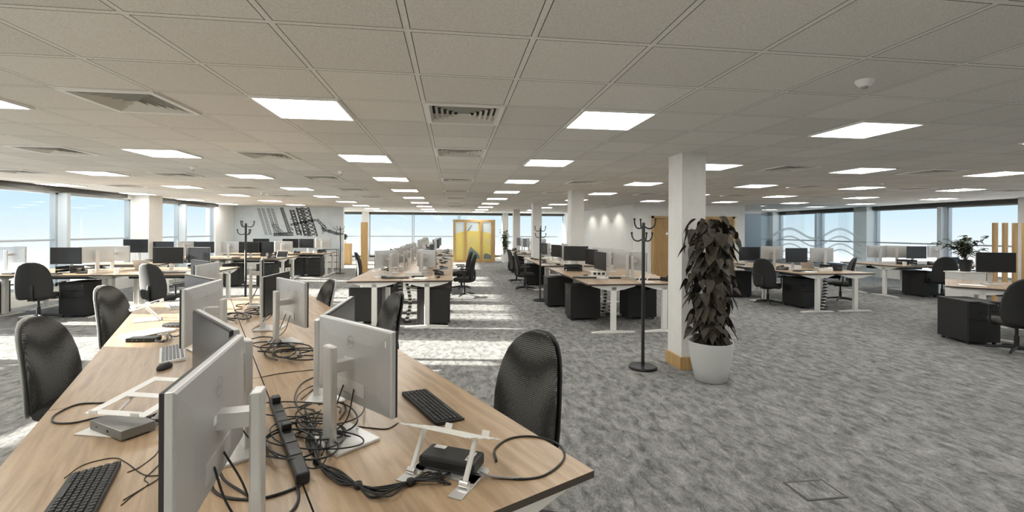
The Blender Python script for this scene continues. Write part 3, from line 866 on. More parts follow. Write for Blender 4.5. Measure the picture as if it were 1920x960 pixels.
A_ = Vector((.503, 1.554)); eN = Vector((-.452, .892)); nN = Vector((.892, .452))
LB = Bench('bench at the near left windows', (-8.45, 3.0), (0, 1), (1, 0), 2, 1.8, 1.62)
NB = Bench('foreground bench', A_ - nN * 1.747, eN, nN, 3, 1.8, 1.747)
BB = Bench('centre bench', (-1.72, 7.7), (0, 1), (1, 0), 4, 1.6)
B2 = Bench('bench behind the centre bench', (-1.72, 15.2), (0, 1), (1, 0), 3, 1.6)
CB = Bench('bench right of the aisle', (2.14, 6.95), (0, 1), (1, 0), 2, 1.55)
C2 = Bench('second bench right of the aisle', (2.14, 10.7), (0, 1), (1, 0), 2, 1.55)
C3 = Bench('far bench right of the aisle', (2.2, 16.2), (0, 1), (1, 0), 2, 1.6)
DB = Bench('bench behind the potted plant', (6.97, 8.3), (0, 1), (1, 0), 2, 1.6)
EB = Bench('bench by the right windows', (11.0, 9.9), (1, 0), (0, 1), 2, 1.6)
GB = Bench('bench by the left windows', (-8.33, 9.15), (1, 0), (0, 1), 2, 1.8)
HB = Bench('second bench by the left windows', (-8.4, 13.65), (1, 0), (0, 1), 2, 1.75, 1.66)
IB = Bench('bench before the crane mural', (-7.7, 16.4), (1, 0), (0, 1), 2, 1.65, 1.66)

# --- foreground monitors
def nm(P, f, label, top=1.26): return monitor(P, f, label, 'monitors on the foreground bench', top, 'normal', True)
m1 = nm((-.618, 1.263), (-.98, -.18), 'largest silver-backed monitor, nearest the camera at bottom left', 1.31)
nm((-.40, 1.93), (.73, .68), 'silver-backed monitor turned towards the right chair, square base beside cable tangle')
nm((-.876, 1.81), (-.78, -.62), 'monitor angled screen-side behind the nearest left monitor', 1.31)
nm((-.575, 2.42), (1, 0), 'dark-screened monitor just behind the right-hand silver monitor')
nm((-1.497, 2.957), (-.99, -.12), 'silver-backed monitor behind the white keyboard, second desk on the left', 1.31)
nm((-1.74, 3.40), (-.72, -.70), 'monitor showing its dark screen beyond the second left silver monitor', 1.31)
nm((-1.21, 3.605), (.77, .64), 'bright silver-backed monitor at second right desk of foreground bench')
nm((-1.50, 4.10), (1, -.02), 'monitor edge just beyond the bright second right monitor', 1.26)
nm((-2.12, 5.38), (.95, .35), 'sunlit white-looking monitor back at far right of the foreground bench', 1.31)
nm((-2.33, 4.68), (-.99, -.12), 'small-looking silver monitor at the far left desk of foreground bench', 1.31)
nm((-2.60, 5.10), (-.72, -.70), 'dark-screened monitor at far left end of foreground bench', 1.31)

def N(kind, px, py, rz, label, z=DT, group=None):
    p = on(px, py, z); return put(kind, p.x, p.y, rz, label, group, z)
rzL = math.atan2(-nN.x, nN.y)                  # left side desks: user at -n
rzR = rzL + PI
put('keyboard', -1.15, 1.56, face_rz(-.92, -.40), 'black keyboard at the bottom left corner of the nearest desk')
put('keyboard', -.10, 2.21, face_rz(.9, .43), 'black keyboard on the right desk behind the folding laptop stand')
put('white_keyboard', -1.88, 3.33, rzL + R(3), 'white keyboard with grey keys behind the black mouse')
put('white_keyboard', -3.02, 5.40, rzL + R(8), 'pale keyboard at the far left end of the foreground bench')
put('mouse', -1.735, 3.0, rzL + R(60), 'black mouse in front of the white keyboard')
put('mouse', -1.42, 2.86, rzL + R(30), 'small black mouse half hidden behind the nearest monitor')
# laptop stand near left over its dock
ls = empty('laptop_stand', (-1.37, 2.25, DT), R(-15)); tag(ls, 'white laptop stand with two openings over a grey dock', 'laptop stand')
MB().box((0, -.13, .003), (.25, .16, .005)).build('base_plate', M['white_plastic'], ls, bevel=.002)
for s_ in (-1, 1): MB().tube([(s_ * .10, -.08, .008), (s_ * .10, .03, .085)], .007, 8).build('arm', M['white_plastic'], ls)
p = MB(); plate_bars(p, .29, .33, 2, .004, .042)
p.box((-.10, -.166, .009), (.04, .005, .018)); p.box((.10, -.166, .009), (.04, .005, .018))
p.xform(Matrix.Translation((0, .01, .091)) @ Matrix.Rotation(R(9), 4, 'X')).build('top_plate', M['white_plastic'], ls, bevel=.002)
dg = empty('docking_station', (-1.375, 2.10, DT + .006), R(-33)); tag(dg, 'grey metal dock under the front of the white laptop stand', 'dock')
MB().box((0, 0, .020), (.25, .12, .038)).build('case', M['chrome_dull'], dg, bevel=.003)
MB().box((.02, -.0605, .02), (.012, .002, .010)).box((-.07, -.0605, .02), (.010, .002, .006)).build('ports', M['black_plastic'], dg)
put('stand', -2.82, 4.62, rzL + R(4), 'white laptop stand lying by the second left chair')
put('dock', -2.32, 3.76, rzL + R(62), 'flat black dock beside the white keyboard')
put('dock', -2.38, 4.28, rzL + R(50), 'black dock beside the far white laptop stand')
put('dock', -2.30, 4.52, rzL + R(20), 'small black box behind the second left monitor')
put('papers', -2.45, 4.02, rzL + R(30), 'white papers on the left desk behind the flat black dock')

# folding laptop stand, near right: bespoke Z shape
fs = empty('laptop_stand', (-.02, 1.60, DT), face_rz(.515, .857))
tag(fs, 'silver folding laptop stand on Z arms above a black dock, nearest right corner', 'laptop stand')
b_ = MB()
b_.box((0, 0, .0025), (.25, .055, .004)); b_.box((-.105, .04, .0025), (.05, .16, .004)); b_.box((.105, .02, .0025), (.05, .18, .004))
b_.lathe([(.0, .0), (.03, .0), (.03, .0045), (0, .0045)], (.105, -.07, 0), 20); b_.lathe([(.0, .0), (.03, .0), (.03, .0045), (0, .0045)], (-.105, -.06, 0), 20)
b_.build('base_plate', M['silver_stand'], fs, bevel=.0012)
for s_ in (-1, 1):
    MB().tube([(s_ * .105, .055, .012), (s_ * .105, -.02, .128)], .0095, 8).build('arm', M['white_metal'], fs)
    MB().lathe([(0, -.016), (.012, -.016), (.012, .016), (0, .016)], n=16).xform(Matrix.Translation((s_ * .105, .055, .014)) @ Matrix.Rotation(PI / 2, 4, 'Y')).build('hinge', M['chrome'], fs)
tp = MB()
for y in (-.12, -.045, .03, .105): tp.box((0, y, 0), (.28, .022, .004))
for x in (-.115, .115): tp.box((x, 0, 0), (.026, .25, .004))
tp.box((-.08, -.124, .012), (.03, .004, .020)); tp.box((.08, -.124, .012), (.03, .004, .020))
tp.xform(Matrix.Translation((0, -.03, .134)) @ Matrix.Rotation(R(24), 4, 'X')).build('top_plate', M['white_metal'], fs, bevel=.0012)
dk = empty('docking_station', (.0, 1.64, DT + .006), R(-26))
tag(dk, 'black dock with white label lying under the folding laptop stand', 'dock')
MB().box((0, 0, .022), (.215, .105, .044)).build('case', M['black_plastic'], dk, bevel=.010)
MB().box((.075, .0, .0445), (.022, .06, .001)).box((-.06, .03, .0445), (.045, .022, .001)).build('sticker', M['paper'], dk)
bars = MB()
for k in range(5): bars.box((.075, -.022 + k * .011, .0455), (.014, .004 + .002 * (k % 2), .0008))
bars.build('sticker_print', M['ped'], dk)

# power strip lying on edge along the middle
a, b = Vector((-.86, 2.33)), Vector((-.49, 1.58))
d = b - a
ps = empty('power_strip', ((a.x + b.x) / 2, (a.y + b.y) / 2, DT), math.atan2(d.y, d.x))
tag(ps, 'long black power strip lying in the cable tangle between the nearest monitors', 'power strip')
MB().box((0, 0, .022), (d.length, .044, .038)).build('housing', M['black_plastic'], ps, bevel=.006)
for k in range(6):
    x = -d.length / 2 + .09 + k * .115
    MB().box((x, 0, .042), (.045, .036, .003)).build('socket', M['black_metal'], ps)
for k in (0, 3):
    x = -d.length / 2 + .09 + k * .115
    MB().box((x, .0, .056), (.045, .036, .025)).build('plug', M['cable'], ps, bevel=.005)

# cables over the foreground desks
def cable(pts, label, r_=.0032, m=None, group=None, k=6):
    P3 = [on(p[0], p[1], DT + (p[2] if len(p) > 2 else r_)) for p in pts]
    o = MB().tube(spline(P3, k), r_, 6).build('cable', m or M['cable'], smooth=True)
    return tag(o, label, 'cable', group)
cable([(985, 897), (925, 893, .012), (905, 884, .02)], 'short white-sleeved connector at the folding stand', .0045, M['cable_grey'])
cable([(925, 893), (985, 898), (1030, 888), (1062, 858), (1050, 832), (1005, 818), (960, 822), (932, 842), (935, 865)], 'black cable looping near the right front corner of the nearest desk', .0042)
cable([(200, 763), (150, 766), (108, 785), (104, 800), (140, 801), (180, 792), (205, 788)], 'black cable looping out at left of the white laptop stand', .004)
cable([(125, 905), (160, 880), (215, 866), (240, 874), (275, 897), (312, 897)], 'thin black lead running from the corner keyboard to the nearest monitor', .0018)
cable([(305, 810), (302, 850), (270, 880), (243, 893)], 'thin black lead hanging between dock and corner keyboard', .0018)
cable([(315, 865), (290, 890), (275, 905), (282, 915), (255, 935), (232, 955)], 'thin black lead curling beside the corner keyboard', .0018)
cable([(316, 885), (300, 905), (268, 925), (236, 945)], 'thin second black lead beside the corner keyboard', .0018)
cable([(275, 790), (290, 785, .02), (305, 778, .01), (320, 776)], 'black plug lead behind the grey dock', .004)
cable([(492, 712), (530, 704), (590, 697)], 'thin black cable crossing the desk between the second monitors', .0022)
cable([(750, 795), (730, 806), (700, 805), (655, 800)], 'thin black cable from the right silver monitor', .0025)
cable([(400, 893, .03), (405, 925), (440, 940), (500, 938), (560, 918), (572, 905)], 'thick black cable swinging from nearest monitor to the power strip', .0048)
cable([(412, 880, .05), (425, 905, .02), (455, 925), (472, 935)], 'short thick black cable below the nearest monitor', .0045)
cable([(560, 910), (565, 935), (558, 955), (540, 975)], 'thick black cable leaving the power strip at the bottom edge', .0048)
TG = 'black cables tangled along the middle of the foreground bench'
TL = 'black cable knotted in the tangle around the power strip'
rnd = random.Random(4)
trunk = [(585, 780), (590, 820), (600, 868), (640, 895), (676, 912), (720, 925), (772, 905), (815, 893), (838, 897)]
for q in range(9):
    pts = []
    for k, (x, y) in enumerate(trunk):
        s_ = 1 if k in (2, 4, 6) else 14
        pts.append((x + rnd.uniform(-s_, s_) * (1.4 if k == 0 else 1), y + rnd.uniform(-s_, s_) * .9, .004 + rnd.random() * .018))
    cable(pts, TL, .0032, None, TG)
for q in range(11):
    cx, cy = rnd.uniform(525, 625), rnd.uniform(755, 845)
    rx, ry = rnd.uniform(22, 62), rnd.uniform(14, 40); ph = rnd.random() * 6
    pts = [(cx + rx * math.cos(ph + t * .8) * (1 + .1 * t), cy + ry * math.sin(ph + t * .8), .005 + .035 * abs(math.sin(t * 1.3 + q))) for t in range(9)]
    cable(pts, TL, rnd.choice((.0026, .0032, .0038)), None, TG)
cable([(600, 707), (570, 722), (556, 745), (560, 765), (590, 772)], 'black cable arching behind the square monitor base', .0035)
cable([(560, 768), (600, 755), (635, 752), (652, 768), (640, 790)], 'black cable curling round the right monitor column', .0035)
for x, y, z in ((598, 869, .014), (676, 912, .014), (774, 905, .014)):
    p = on(x, y, DT + z)
    tag(MB().lathe([(.006, -.012), (.013, -.008), (.014, 0), (.012, .009), (.005, .012)], n=14).build('cable_tie', M['cable'], loc=p, smooth=True),
        'black velcro tie pinching the cable bundle, %s of three' % {598: 'nearest the power strip,  first', 676: 'middle', 774: 'nearest the folding stand, last'}[x], 'cable tie')
TL2, TG2 = 'black cable in the heap beyond the second pair of monitors', 'cables heaped on the middle of the second foreground desks'
for q in range(9):
    cx, cy = rnd.uniform(485, 590), rnd.uniform(645, 672)
    rx, ry = rnd.uniform(18, 50), rnd.uniform(5, 14); ph = rnd.random() * 6
    cable([(cx + rx * math.cos(ph + t * .75), cy + ry * math.sin(ph + t * .75), .006 + .03 * abs(math.sin(t + q))) for t in range(8)], TL2, .0048, None, TG2)
TL3, TG3 = 'black cable in the heap at the far end of the foreground bench', 'cables heaped at the far foreground desks'
for q in range(8):
    cx, cy = rnd.uniform(440, 520), rnd.uniform(575, 600)
    rx, ry = rnd.uniform(14, 36), rnd.uniform(3, 9); ph = rnd.random() * 6
    cable([(cx + rx * math.cos(ph + t * .75), cy + ry * math.sin(ph + t * .75), .008 + .03 * abs(math.sin(t + q))) for t in range(8)], TL3, .0055, None, TG3)
TL4, TG4 = 'black cable bunched by the left laptop stand', 'cables bunched behind the left laptop stands'
for cx, cy, n_ in ((300, 790, 4), (305, 640, 4), (330, 630, 2)):
    for q in range(n_):
        rx, ry = rnd.uniform(8, 20), rnd.uniform(4, 9); ph = rnd.random() * 6
        cable([(cx + rx * math.cos(ph + t * .75), cy + ry * math.sin(ph + t * .75), .006 + .02 * abs(math.sin(t + q))) for t in range(7)], TL4, .003, None, TG4)

# --- foreground chairs
chair(-2.52, 3.46, (.95, .12), 'charcoal dotted-fabric chair with pale grey shell, left of nearest desk', 'office chairs', 'mesh_grey', False)
chair(-3.32, 5.22, (.95, .05), 'second dotted chair with pale grey shell on the left of the foreground bench', 'office chairs', 'mesh_grey', False)
chair(.29, 2.46, (-.80, -.60), 'black dotted-fabric chair right of the nearest desk', 'office chairs', 'mesh', False)
chair(-.76, 4.30, -nN, 'charcoal chair beyond the right silver monitor, second on the right side', 'office chairs', 'mesh', False)
chair(-1.66, 5.47, (-.85, -.5), 'grey-shelled chair at the far right end of the foreground bench', 'office chairs', 'mesh_grey', False)

for k_ in (0, 1):
    for q_ in (0, 1):
        LB.mon(k_, q_, -.3, 'near-side', 12); LB.mon(k_, q_, .3, 'far-side', -12)
# --- bench by the left windows (G)
GM = 'monitors on bench by the left windows'
def G(px, py, Y, f, label, top=1.26, grp=GM, mode='normal'):
    p = atY(px, py, Y); return monitor((p.x, Y), f, label, grp, top, mode)
G(125, 480, 9.75, (0, -1), 'dark-screened monitor facing camera, leftmost on bench by left windows', 1.27)
G(22, 480, 10.2, (.1, 1), 'silver monitor back at the far left edge of the photo', 1.27)
G(180, 482, 10.15, (-.75, .66), 'blue-grey angled monitor right of the leftmost dark screen', 1.27)
G(219, 480, 10.62, (.1, 1), 'silver monitor back left of the second left chair', 1.27)
G(255, 467, 12.0, (0, -1), 'small black screen raised above the bench by left windows', 1.38)
G(316, 480, 9.80, (.05, -1), 'left of two joined dark screens behind the second left chair', 1.27)
G(372, 480, 9.82, (-.30, -1), 'right of two joined dark screens behind the second left chair', 1.27)
WB = Bench('window-side desk behind the left bench', (-8.5, 11.7), (1, 0), (0, 1), 1, 1.6, 1.6, skip=((0, 1),))
GB.item('laptop', 1, 1, -.7, .5, -8, 'open silver laptop')
GB.item('tray', 0, 0, .15, .55, 0, 'black letter tray')
for k, q, du, dv, kd, t_ in ((0, 0, .05, .16, 'keyboard', 'black keyboard'), (1, 0, .35, .2, 'keyboard', 'black keyboard'), (0, 0, -.62, .25, 'dock', 'black dock'), (0, 0, .55, .35, 'phone', 'black desk phone'),
                             (1, 0, .62, .28, 'white_keyboard', 'pale keyboard'), (1, 0, -.62, .22, 'mug', 'white mug'), (0, 0, .72, .25, 'mug', 'white mug'), (1, 0, .05, .28, 'dock', 'black dock'), (1, 0, -.3, .3, 'papers', 'white papers'),
                             (0, 0, -.3, .3, 'papers', 'white papers'), (0, 1, 0, .25, 'keyboard', 'black keyboard'), (1, 1, .2, .25, 'keyboard', 'black keyboard'), (1, 0, .72, .55, 'stand', 'white laptop stand')):
    GB.item(kd, k, q, du, dv, random.uniform(-12, 12), t_)
chair(-7.25, 9.0, (-.35, 1), 'dark grey chair with smooth back at left edge, leftmost at bench by left windows', 'office chairs', 'vinyl', True)
chair(-5.10, 8.72, (.25, 1), 'dark smooth-backed chair at front right of the bench by left windows', 'office chairs', 'vinyl', True)
put('pedestal', -6.90, 9.50, 0, 'black drawer pedestal beside the leftmost smooth-backed chair', 'black drawer pedestals', 0)
put('pedestal', -8.56, 9.50, 0, 'black drawer pedestal cut by the left edge of the photo', 'black drawer pedestals', 0)
put('spine', -6.0, 9.9, .3, 'ribbed cable spine hanging under the bench by left windows', None, 0)
put('spine', -4.55, 8.95, .3, 'ribbed cable spine behind second left foreground chair', None, 0)
# --- H
HM = 'monitors on second bench by the left windows'
for px, Y, f, l_ in ((432, 14.3, (.1, 1), 'pale silver monitor back left of the tall left coat stand'), (467, 14.0, (0, -1), 'dark screen directly behind the tall left coat stand'), (497, 14.05, (-.2, -1), 'dark screen just right of the tall left coat stand'),
                   (307, 14.1, (0, -1), 'blue-grey screen peeping over the left joined dark screens'), (383, 14.1, (0, -1), 'dark screen peeping over the right joined dark screens'),
                   (532, 14.6, (.1, 1), 'pale monitor back right of the dark screens by the coat stand'), (350, 14.7, (.1, 1), 'pale monitor back far behind the joined dark screens')):
    G(px, 465, Y, f, l_, 1.27, HM)
for k, q, du, dv, kd, t_ in ((1, 0, .1, .2, 'keyboard', 'black keyboard'), (1, 0, .55, .3, 'phone', 'desk phone'), (1, 0, -.4, .25, 'dock', 'black dock'), (1, 0, .7, .5, 'laptop', 'open laptop'), (0, 0, .3, .2, 'keyboard', 'black keyboard'), (1, 0, -.7, .4, 'papers', 'white papers'), (1, 1, 0, .3, 'tray', 'black letter tray')):
    HB.item(kd, k, q, du, dv, random.uniform(-12, 12), t_)
HB.ped(1, 0, -.45); HB.ped(1, 0, .45); HB.ped(0, 0, .4)
# --- I
IMG = 'monitors on the bench before the crane mural'
for px, Y, f, l_ in ((545, 16.9, (0, -1), 'left dark screen below the crane mural'), (575, 16.95, (-.2, -1), 'right dark screen below the crane mural'), (606, 17.2, (.1, 1), 'pale monitor back at right end below the crane mural'), (490, 17.0, (0, -1), 'blue-grey screen at left below the crane mural')):
    G(px, 460, Y, f, l_, 1.30, IMG)
IB.item('keyboard', 1, 0, .2, .2, 5, 'black keyboard'); IB.item('tray', 1, 0, .6, .45, 5, 'black letter tray'); IB.item('mug', 1, 0, .4, .25, 0, 'white mug'); IB.item('phone', 1, 0, -.2, .3, 0, 'desk phone'); IB.item('papers', 1, 1, .4, .3, 0, 'white papers')
IB.ped(1, 0, .45); IB.ped(1, 0, -.1)
chair(-5.55, 15.9, (.2, 1), 'black chair in front of the bench before the crane mural', 'office chairs', 'plain', True)

# --- centre benches
rnd = random.Random(9)
def dress(bn, k, q, dual=True, ped=True, ch=None, mode=None, top=1.26):
    if dual:
        bn.mon(k, q, -.27, 'camera-side', (-1 if q else 1) * -rnd.uniform(8, 22), top=top + rnd.choice((0, 0, .03)))
        bn.mon(k, q, .27, 'far-side', (-1 if q else 1) * rnd.uniform(8, 24), top=top)
    else: bn.mon(k, q, rnd.uniform(-.1, .1), 'single', rnd.uniform(-15, 15), top=top)
    bn.item('keyboard', k, q, rnd.uniform(-.1, .1), rnd.uniform(.18, .28), rnd.uniform(-14, 14), 'black keyboard')
    bn.item('mouse', k, q, rnd.uniform(.3, .38), rnd.uniform(.18, .28), rnd.uniform(-14, 14), 'black mouse')
    bn.item('dock', k, q, rnd.uniform(-.55, -.45), rnd.uniform(.3, .45), rnd.uniform(-30, 30), 'black dock')
    if rnd.random() < .75:
        kd = rnd.choice(('phone', 'stand', 'mug', 'papers'))
        bn.item(kd, k, q, rnd.uniform(.45, .58), rnd.uniform(.3, .5), rnd.uniform(-20, 20), {'phone': 'black desk phone', 'stand': 'white laptop stand', 'mug': 'white mug', 'papers': 'white papers'}[kd])
    bn.item('silver_dock', k, q, rnd.uniform(.0, .12), rnd.uniform(.48, .54), rnd.uniform(-30, 30), 'grey dock')
    if rnd.random() < .5: bn.item('white_keyboard', k, q, rnd.uniform(-.45, -.35), rnd.uniform(.15, .2), rnd.uniform(-30, 30), 'pale keyboard')
    if ped: bn.ped(k, q, .42)
BB.mon(0, 0, .10, 'front silver-backed', -38, .50); BB.mon(0, 0, .58, 'edge-on silver', 15, .55)
BB.mon(0, 1, .25, 'silver-backed', 42, .50); BB.mon(0, 1, .70, 'edge-on silver', -12, .55)
BB.item('stand', 0, 0, -.15, .42, 20, 'white laptop stand'); BB.item('dock', 0, 0, -.30, .52, 10, 'black dock'); BB.item('keyboard', 0, 0, -.42, .74, 92, 'black keyboard')
BB.item('papers', 0, 1, -.50, .55, 80, 'white papers'); BB.item('dock', 0, 1, -.25, .62, 80, 'black dock'); BB.item('mouse', 0, 1, -.35, .25, 80, 'black mouse'); BB.item('phone', 0, 1, .2, .25, 0, 'black desk phone'); BB.item('socket', 0, 1, -.05, .72, 85, 'white desk socket')
put('pedestal', -.32, 8.04, PI / 2, 'black drawer pedestal under front right corner of the centre bench', 'black drawer pedestals', 0)
put('pedestal', -1.50, 8.30, -PI / 2, 'black drawer pedestal under front left corner of the centre bench', 'black drawer pedestals', 0)
put('papers', -1.50, 8.22, .2, 'white papers lying on the front left drawer pedestal', None, .640)
put('spine', -.80, 8.2, .2, 'ribbed cable spine under the front of the centre bench', None, 0)
put('spine', -.98, 8.5, 1.2, 'second ribbed cable spine deeper under the centre bench', None, 0)
for k in (1, 2, 3):
    dress(BB, k, 0, ped=(k == 1)); dress(BB, k, 1, ped=(k == 2))
for k in (0, 1, 2): dress(B2, k, 0, ped=False, top=1.30); dress(B2, k, 1, ped=(k == 0), top=1.30)
chair(.28, 11.1, (-1, .1), 'nearer black chair by the aisle at the centre bench', 'office chairs', 'plain', True)
chair(.24, 12.5, (-1, -.05), 'farther black chair by the aisle at the centre bench', 'office chairs', 'plain', True)
chair(-2.25, 12.3, (1, .1), 'dark chair at the left side of the centre bench', 'office chairs', 'plain', False)
# --- right of the aisle
CB.mon(1, 0, .42, 'dark-screened', 66, .55, top=1.30)
CB.mon(0, 0, .20, 'steeply angled dark-screened', 4, .52)
CB.mon(1, 0, -.25, 'silver edge-on', 10, .70); CB.mon(0, 1, .35, 'silver-backed', 62, .62); CB.mon(0, 1, .0, 'edge-on silver', 8, .58); CB.mon(1, 1, -.2, 'silver-backed', 50, .58); CB.mon(1, 1, .4, 'far silver-backed', 30, .58)
CB.item('stand', 0, 1, -.52, .66, 20, 'pale laptop stand'); CB.item('phone', 0, 1, -.42, .22, 20, 'black desk phone'); CB.item('keyboard', 0, 0, .15, .22, 85, 'black keyboard'); CB.item('dock', 0, 0, .02, .72, 85, 'black dock'); CB.item('papers', 0, 0, .30, .32, 20, 'white papers')
CB.item('silver_dock', 0, 0, -.1, .45, 30, 'grey dock'); CB.item('keyboard', 0, 1, -.2, .45, 75, 'black keyboard'); CB.item('socket', 0, 0, .6, .62, 80, 'white desk socket'); CB.item('tray', 1, 0, .1, .4, 0, 'black letter tray'); CB.item('mouse', 0, 0, .4, .3, 0, 'black mouse')
put('pedestal', 2.40, 8.20, -PI / 2, 'black drawer pedestal nearest the aisle under the bench right of the aisle', 'black drawer pedestals', 0)
put('pedestal', 2.28, 9.66, -PI / 2, 'black drawer pedestal behind the first one, right of the aisle', 'black drawer pedestals', 0)
put('pedestal', 3.48, 8.18, PI / 2, 'black drawer pedestal behind the slim coat stand pole, right-hand desk', 'black drawer pedestals', 0)
put('spine', 2.90, 8.5, .2, 'ribbed cable spine under the bench right of the aisle', None, 0)
put('spine', 3.10, 8.6, 1.0, 'second ribbed cable spine under the bench right of the aisle', None, 0)
for k in (0, 1):
    dress(C2, k, 0, ped=(k == 1)); dress(C2, k, 1, ped=False)
    dress(C3, k, 0, ped=(k == 0), top=1.32); dress(C3, k, 1, ped=False, top=1.32)
chair(1.95, 12.2, (1, -.15), 'nearer charcoal chair on the aisle side right of the aisle', 'office chairs', 'plain', True)
chair(1.98, 14.0, (1, .1), 'farther charcoal chair on the aisle side right of the aisle', 'office chairs', 'plain', True)
put('pedestal', 2.28, 17.1, -PI / 2, 'black drawer pedestal at the far bench beside the far plant', 'black drawer pedestals', 0) if False else None
# --- bench behind the plant (D)
DM = 'monitors on the bench behind the potted plant'
G(1405, 470, 10.0, (0, -1), 'dark screen just right of the potted plant', 1.27, DM)
G(1447, 470, 10.4, (.1, 1), 'pale monitor back right of the plant-side dark screen', 1.27, DM)
G(1493, 470, 9.35, (0, -1), 'wide dark screen in the middle of the bench behind the plant', 1.27, DM)
G(1541, 470, 9.45, (.1, 1), 'pale monitor back with visible stand near the far right end', 1.27, DM)
DB.item('keyboard', 0, 0, -.3, .5, 92, 'black keyboard'); DB.item('phone', 0, 0, .1, .3, 0, 'black desk phone'); DB.item('tray', 0, 1, -.1, .4, 90, 'black letter tray'); DB.item('papers', 0, 0, -.5, .45, 30, 'white papers'); DB.item('mug', 0, 1, -.3, .6, 0, 'white mug'); DB.item('socket', 0, 1, -.35, .75, 90, 'white desk socket')
DB.item('keyboard', 1, 0, 0, .3, 5, 'black keyboard'); DB.item('laptop', 0, 1, .55, .3, 10, 'open laptop')
chair(7.0, 9.3, (.9, .5), 'charcoal chair with white tag on its back, behind the plant', 'office chairs', 'vinyl', True)
tagp = tag(MB().box((0, 0, 0), (.10, .003, .09)).build('tag_sheet', M['paper'], loc=(6.78, 9.17, .93), rz=math.atan2(.5, .9) - PI / 2), 'white paper tag on the back of the chair behind the plant', 'paper tag')
chair(9.05, 9.55, (-.8, .6), 'black chair at the right side of the bench behind the plant', 'office chairs', 'vinyl', True)
put('pedestal', 7.1, 10.6, -PI / 2, 'black drawer pedestal below the plant-side dark screen', 'black drawer pedestals', 0)
put('pedestal', 7.55, 9.0, 0, 'black drawer pedestal under the middle of the bench behind the plant', 'black drawer pedestals', 0)
put('spine', 7.75, 8.6, .2, 'ribbed cable spine under the front of the bench behind the plant', None, 0)
put('spine', 8.05, 8.9, 1.3, 'second ribbed cable spine under the bench behind the plant', None, 0)
# --- bench by the right windows (E)
EMG = 'monitors on the bench by the right windows'
G(1645, 470, 10.95, (.1, 1), 'pale monitor back leftmost on the bench by the right windows', 1.27, EMG)
G(1680, 470, 10.9, (.6, .8), 'angled grey monitor on the bench by the right windows', 1.27, EMG)
G(1718, 470, 10.5, (-.1, -1), 'dark screen on the bench by the right windows', 1.27, EMG)
G(1754, 470, 10.95, (-.1, 1), 'pale monitor back above the right window chair', 1.27, EMG)
EB.item('keyboard', 0, 0, .1, .25, 5, 'black keyboard'); EB.item('tray', 0, 0, .1, .6, 0, 'black letter tray'); EB.item('phone', 0, 0, .55, .3, 0, 'black desk phone'); EB.item('papers', 1, 0, .3, .3, 10, 'white papers'); EB.item('mug', 0, 0, -.25, .35, 0, 'white mug'); EB.item('laptop', 1, 0, -.2, .3, 0, 'open laptop'); EB.item('socket', 1, 0, .4, .6, 0, 'white desk socket')
chair(12.05, 9.75, (.55, .8), 'dark chair in front of the bench by the right windows', 'office chairs', 'vinyl', True)
EB.ped(0, 0, .15); EB.ped(1, 0, .3)
put('pedestal', 11.45, 10.2, 0, 'black drawer pedestal at left end of the bench by the right windows', 'black drawer pedestals', 0) if False else None

# --- right edge group (F)
FB = Bench('right edge bench', (7.81, 6.27), (.78, .63), (.63, -.78), 1, 1.5, 1.66)
monitor((8.76, 6.28), (-.35, -1), 'large dark screen cut by the right edge of the photo', 'monitors on the right edge bench', 1.32)
FB.item('papers', 0, 0, -.45, .3, 12, 'white papers')
chair(7.57, 5.18, (.5, .9), 'dark smooth-backed chair at the right edge of the photo', 'office chairs', 'vinyl', True)
put('pedestal', 7.72, 5.88, -R(14), 'black drawer pedestal standing left of the right edge chair', 'black drawer pedestals', 0)

for k, y in enumerate((16.4, 18.0, 19.6)):
    o = empty('downlight', (5.6, y, CH - .006))
    tag(o, 'small round downlight washing the white core wall, %s from the camera' % ORD[k], 'light', 'downlights by the white core wall')
    MB().lathe([(.045, .004), (.055, -.004), (.062, .0), (.062, .006)], n=20, cap=False).build('trim_ring', M['white_metal'], o, smooth=True)
    MB().lathe([(0, .003), (.045, .003)], n=20, cap=False).build('lens', M['panel_light'], o)
    sl = bpy.data.lights.new('downlight_lamp', 'SPOT'); sl.energy = 26; sl.spot_size = R(110); sl.spot_blend = .6; sl.color = (1, .95, .87); sl.shadow_soft_size = .04
    so_ = bpy.data.objects.new('downlight_lamp', sl); COL.objects.link(so_); so_.parent = o; so_.location = (0, 0, -.02); so_.rotation_euler = (0, R(-18), 0)

# ------------------------------------------------------------------ coat stands
def coat_stand(px_base, label, x, y, top=1.70, spin=0):
    r_ = empty('coat_stand', (x, y, 0), spin); tag(r_, label, 'coat stand', 'black coat stands')
    MB().lathe([(0, 0), (.165, 0), (.165, .022), (.155, .032), (.03, .040), (0, .040)], n=36).build('base', M['black_metal'], r_, smooth=True, autos=30)
    MB().lathe([(.020, .03), (.020, top), (.016, top + .012), (0, top + .014)], n=16).build('pole', M['black_metal'], r_, smooth=True, autos=40)
    for k in range(6):
        a = k * PI / 3 + .35; z = top - (.04 if k % 2 else .19); u = (math.cos(a), math.sin(a))
        pts = [(.018, 0), (.06, -.02), (.105, -.01), (.135, .03), (.142, .09 if k % 2 else .075)]
        MB().tube(spline([(u[0] * q, u[1] * q, z + h) for q, h in pts]), .0085, 8).lathe([(0, -.014), (.011, -.010), (.014, 0), (.011, .010), (0, .014)], (u[0] * .142, u[1] * .142, z + (.09 if k % 2 else .075)), 12).build('hook', M['black_metal'], r_, smooth=True)
    return r_
coat_stand(0, 'black coat stand on round base, left of the white column', 2.26, 5.16, 1.73)
coat_stand(0, 'black coat stand rising behind the foreground bench on the left', -4.02, 9.45, 1.74, 1)
coat_stand(0, 'black coat stand at the right end of the crane mural', -4.15, 17.5, 1.70, .5)
coat_stand(0, 'black coat stand beside the aisle pedestals, right of the aisle', 2.02, 10.35, 1.68, 2)

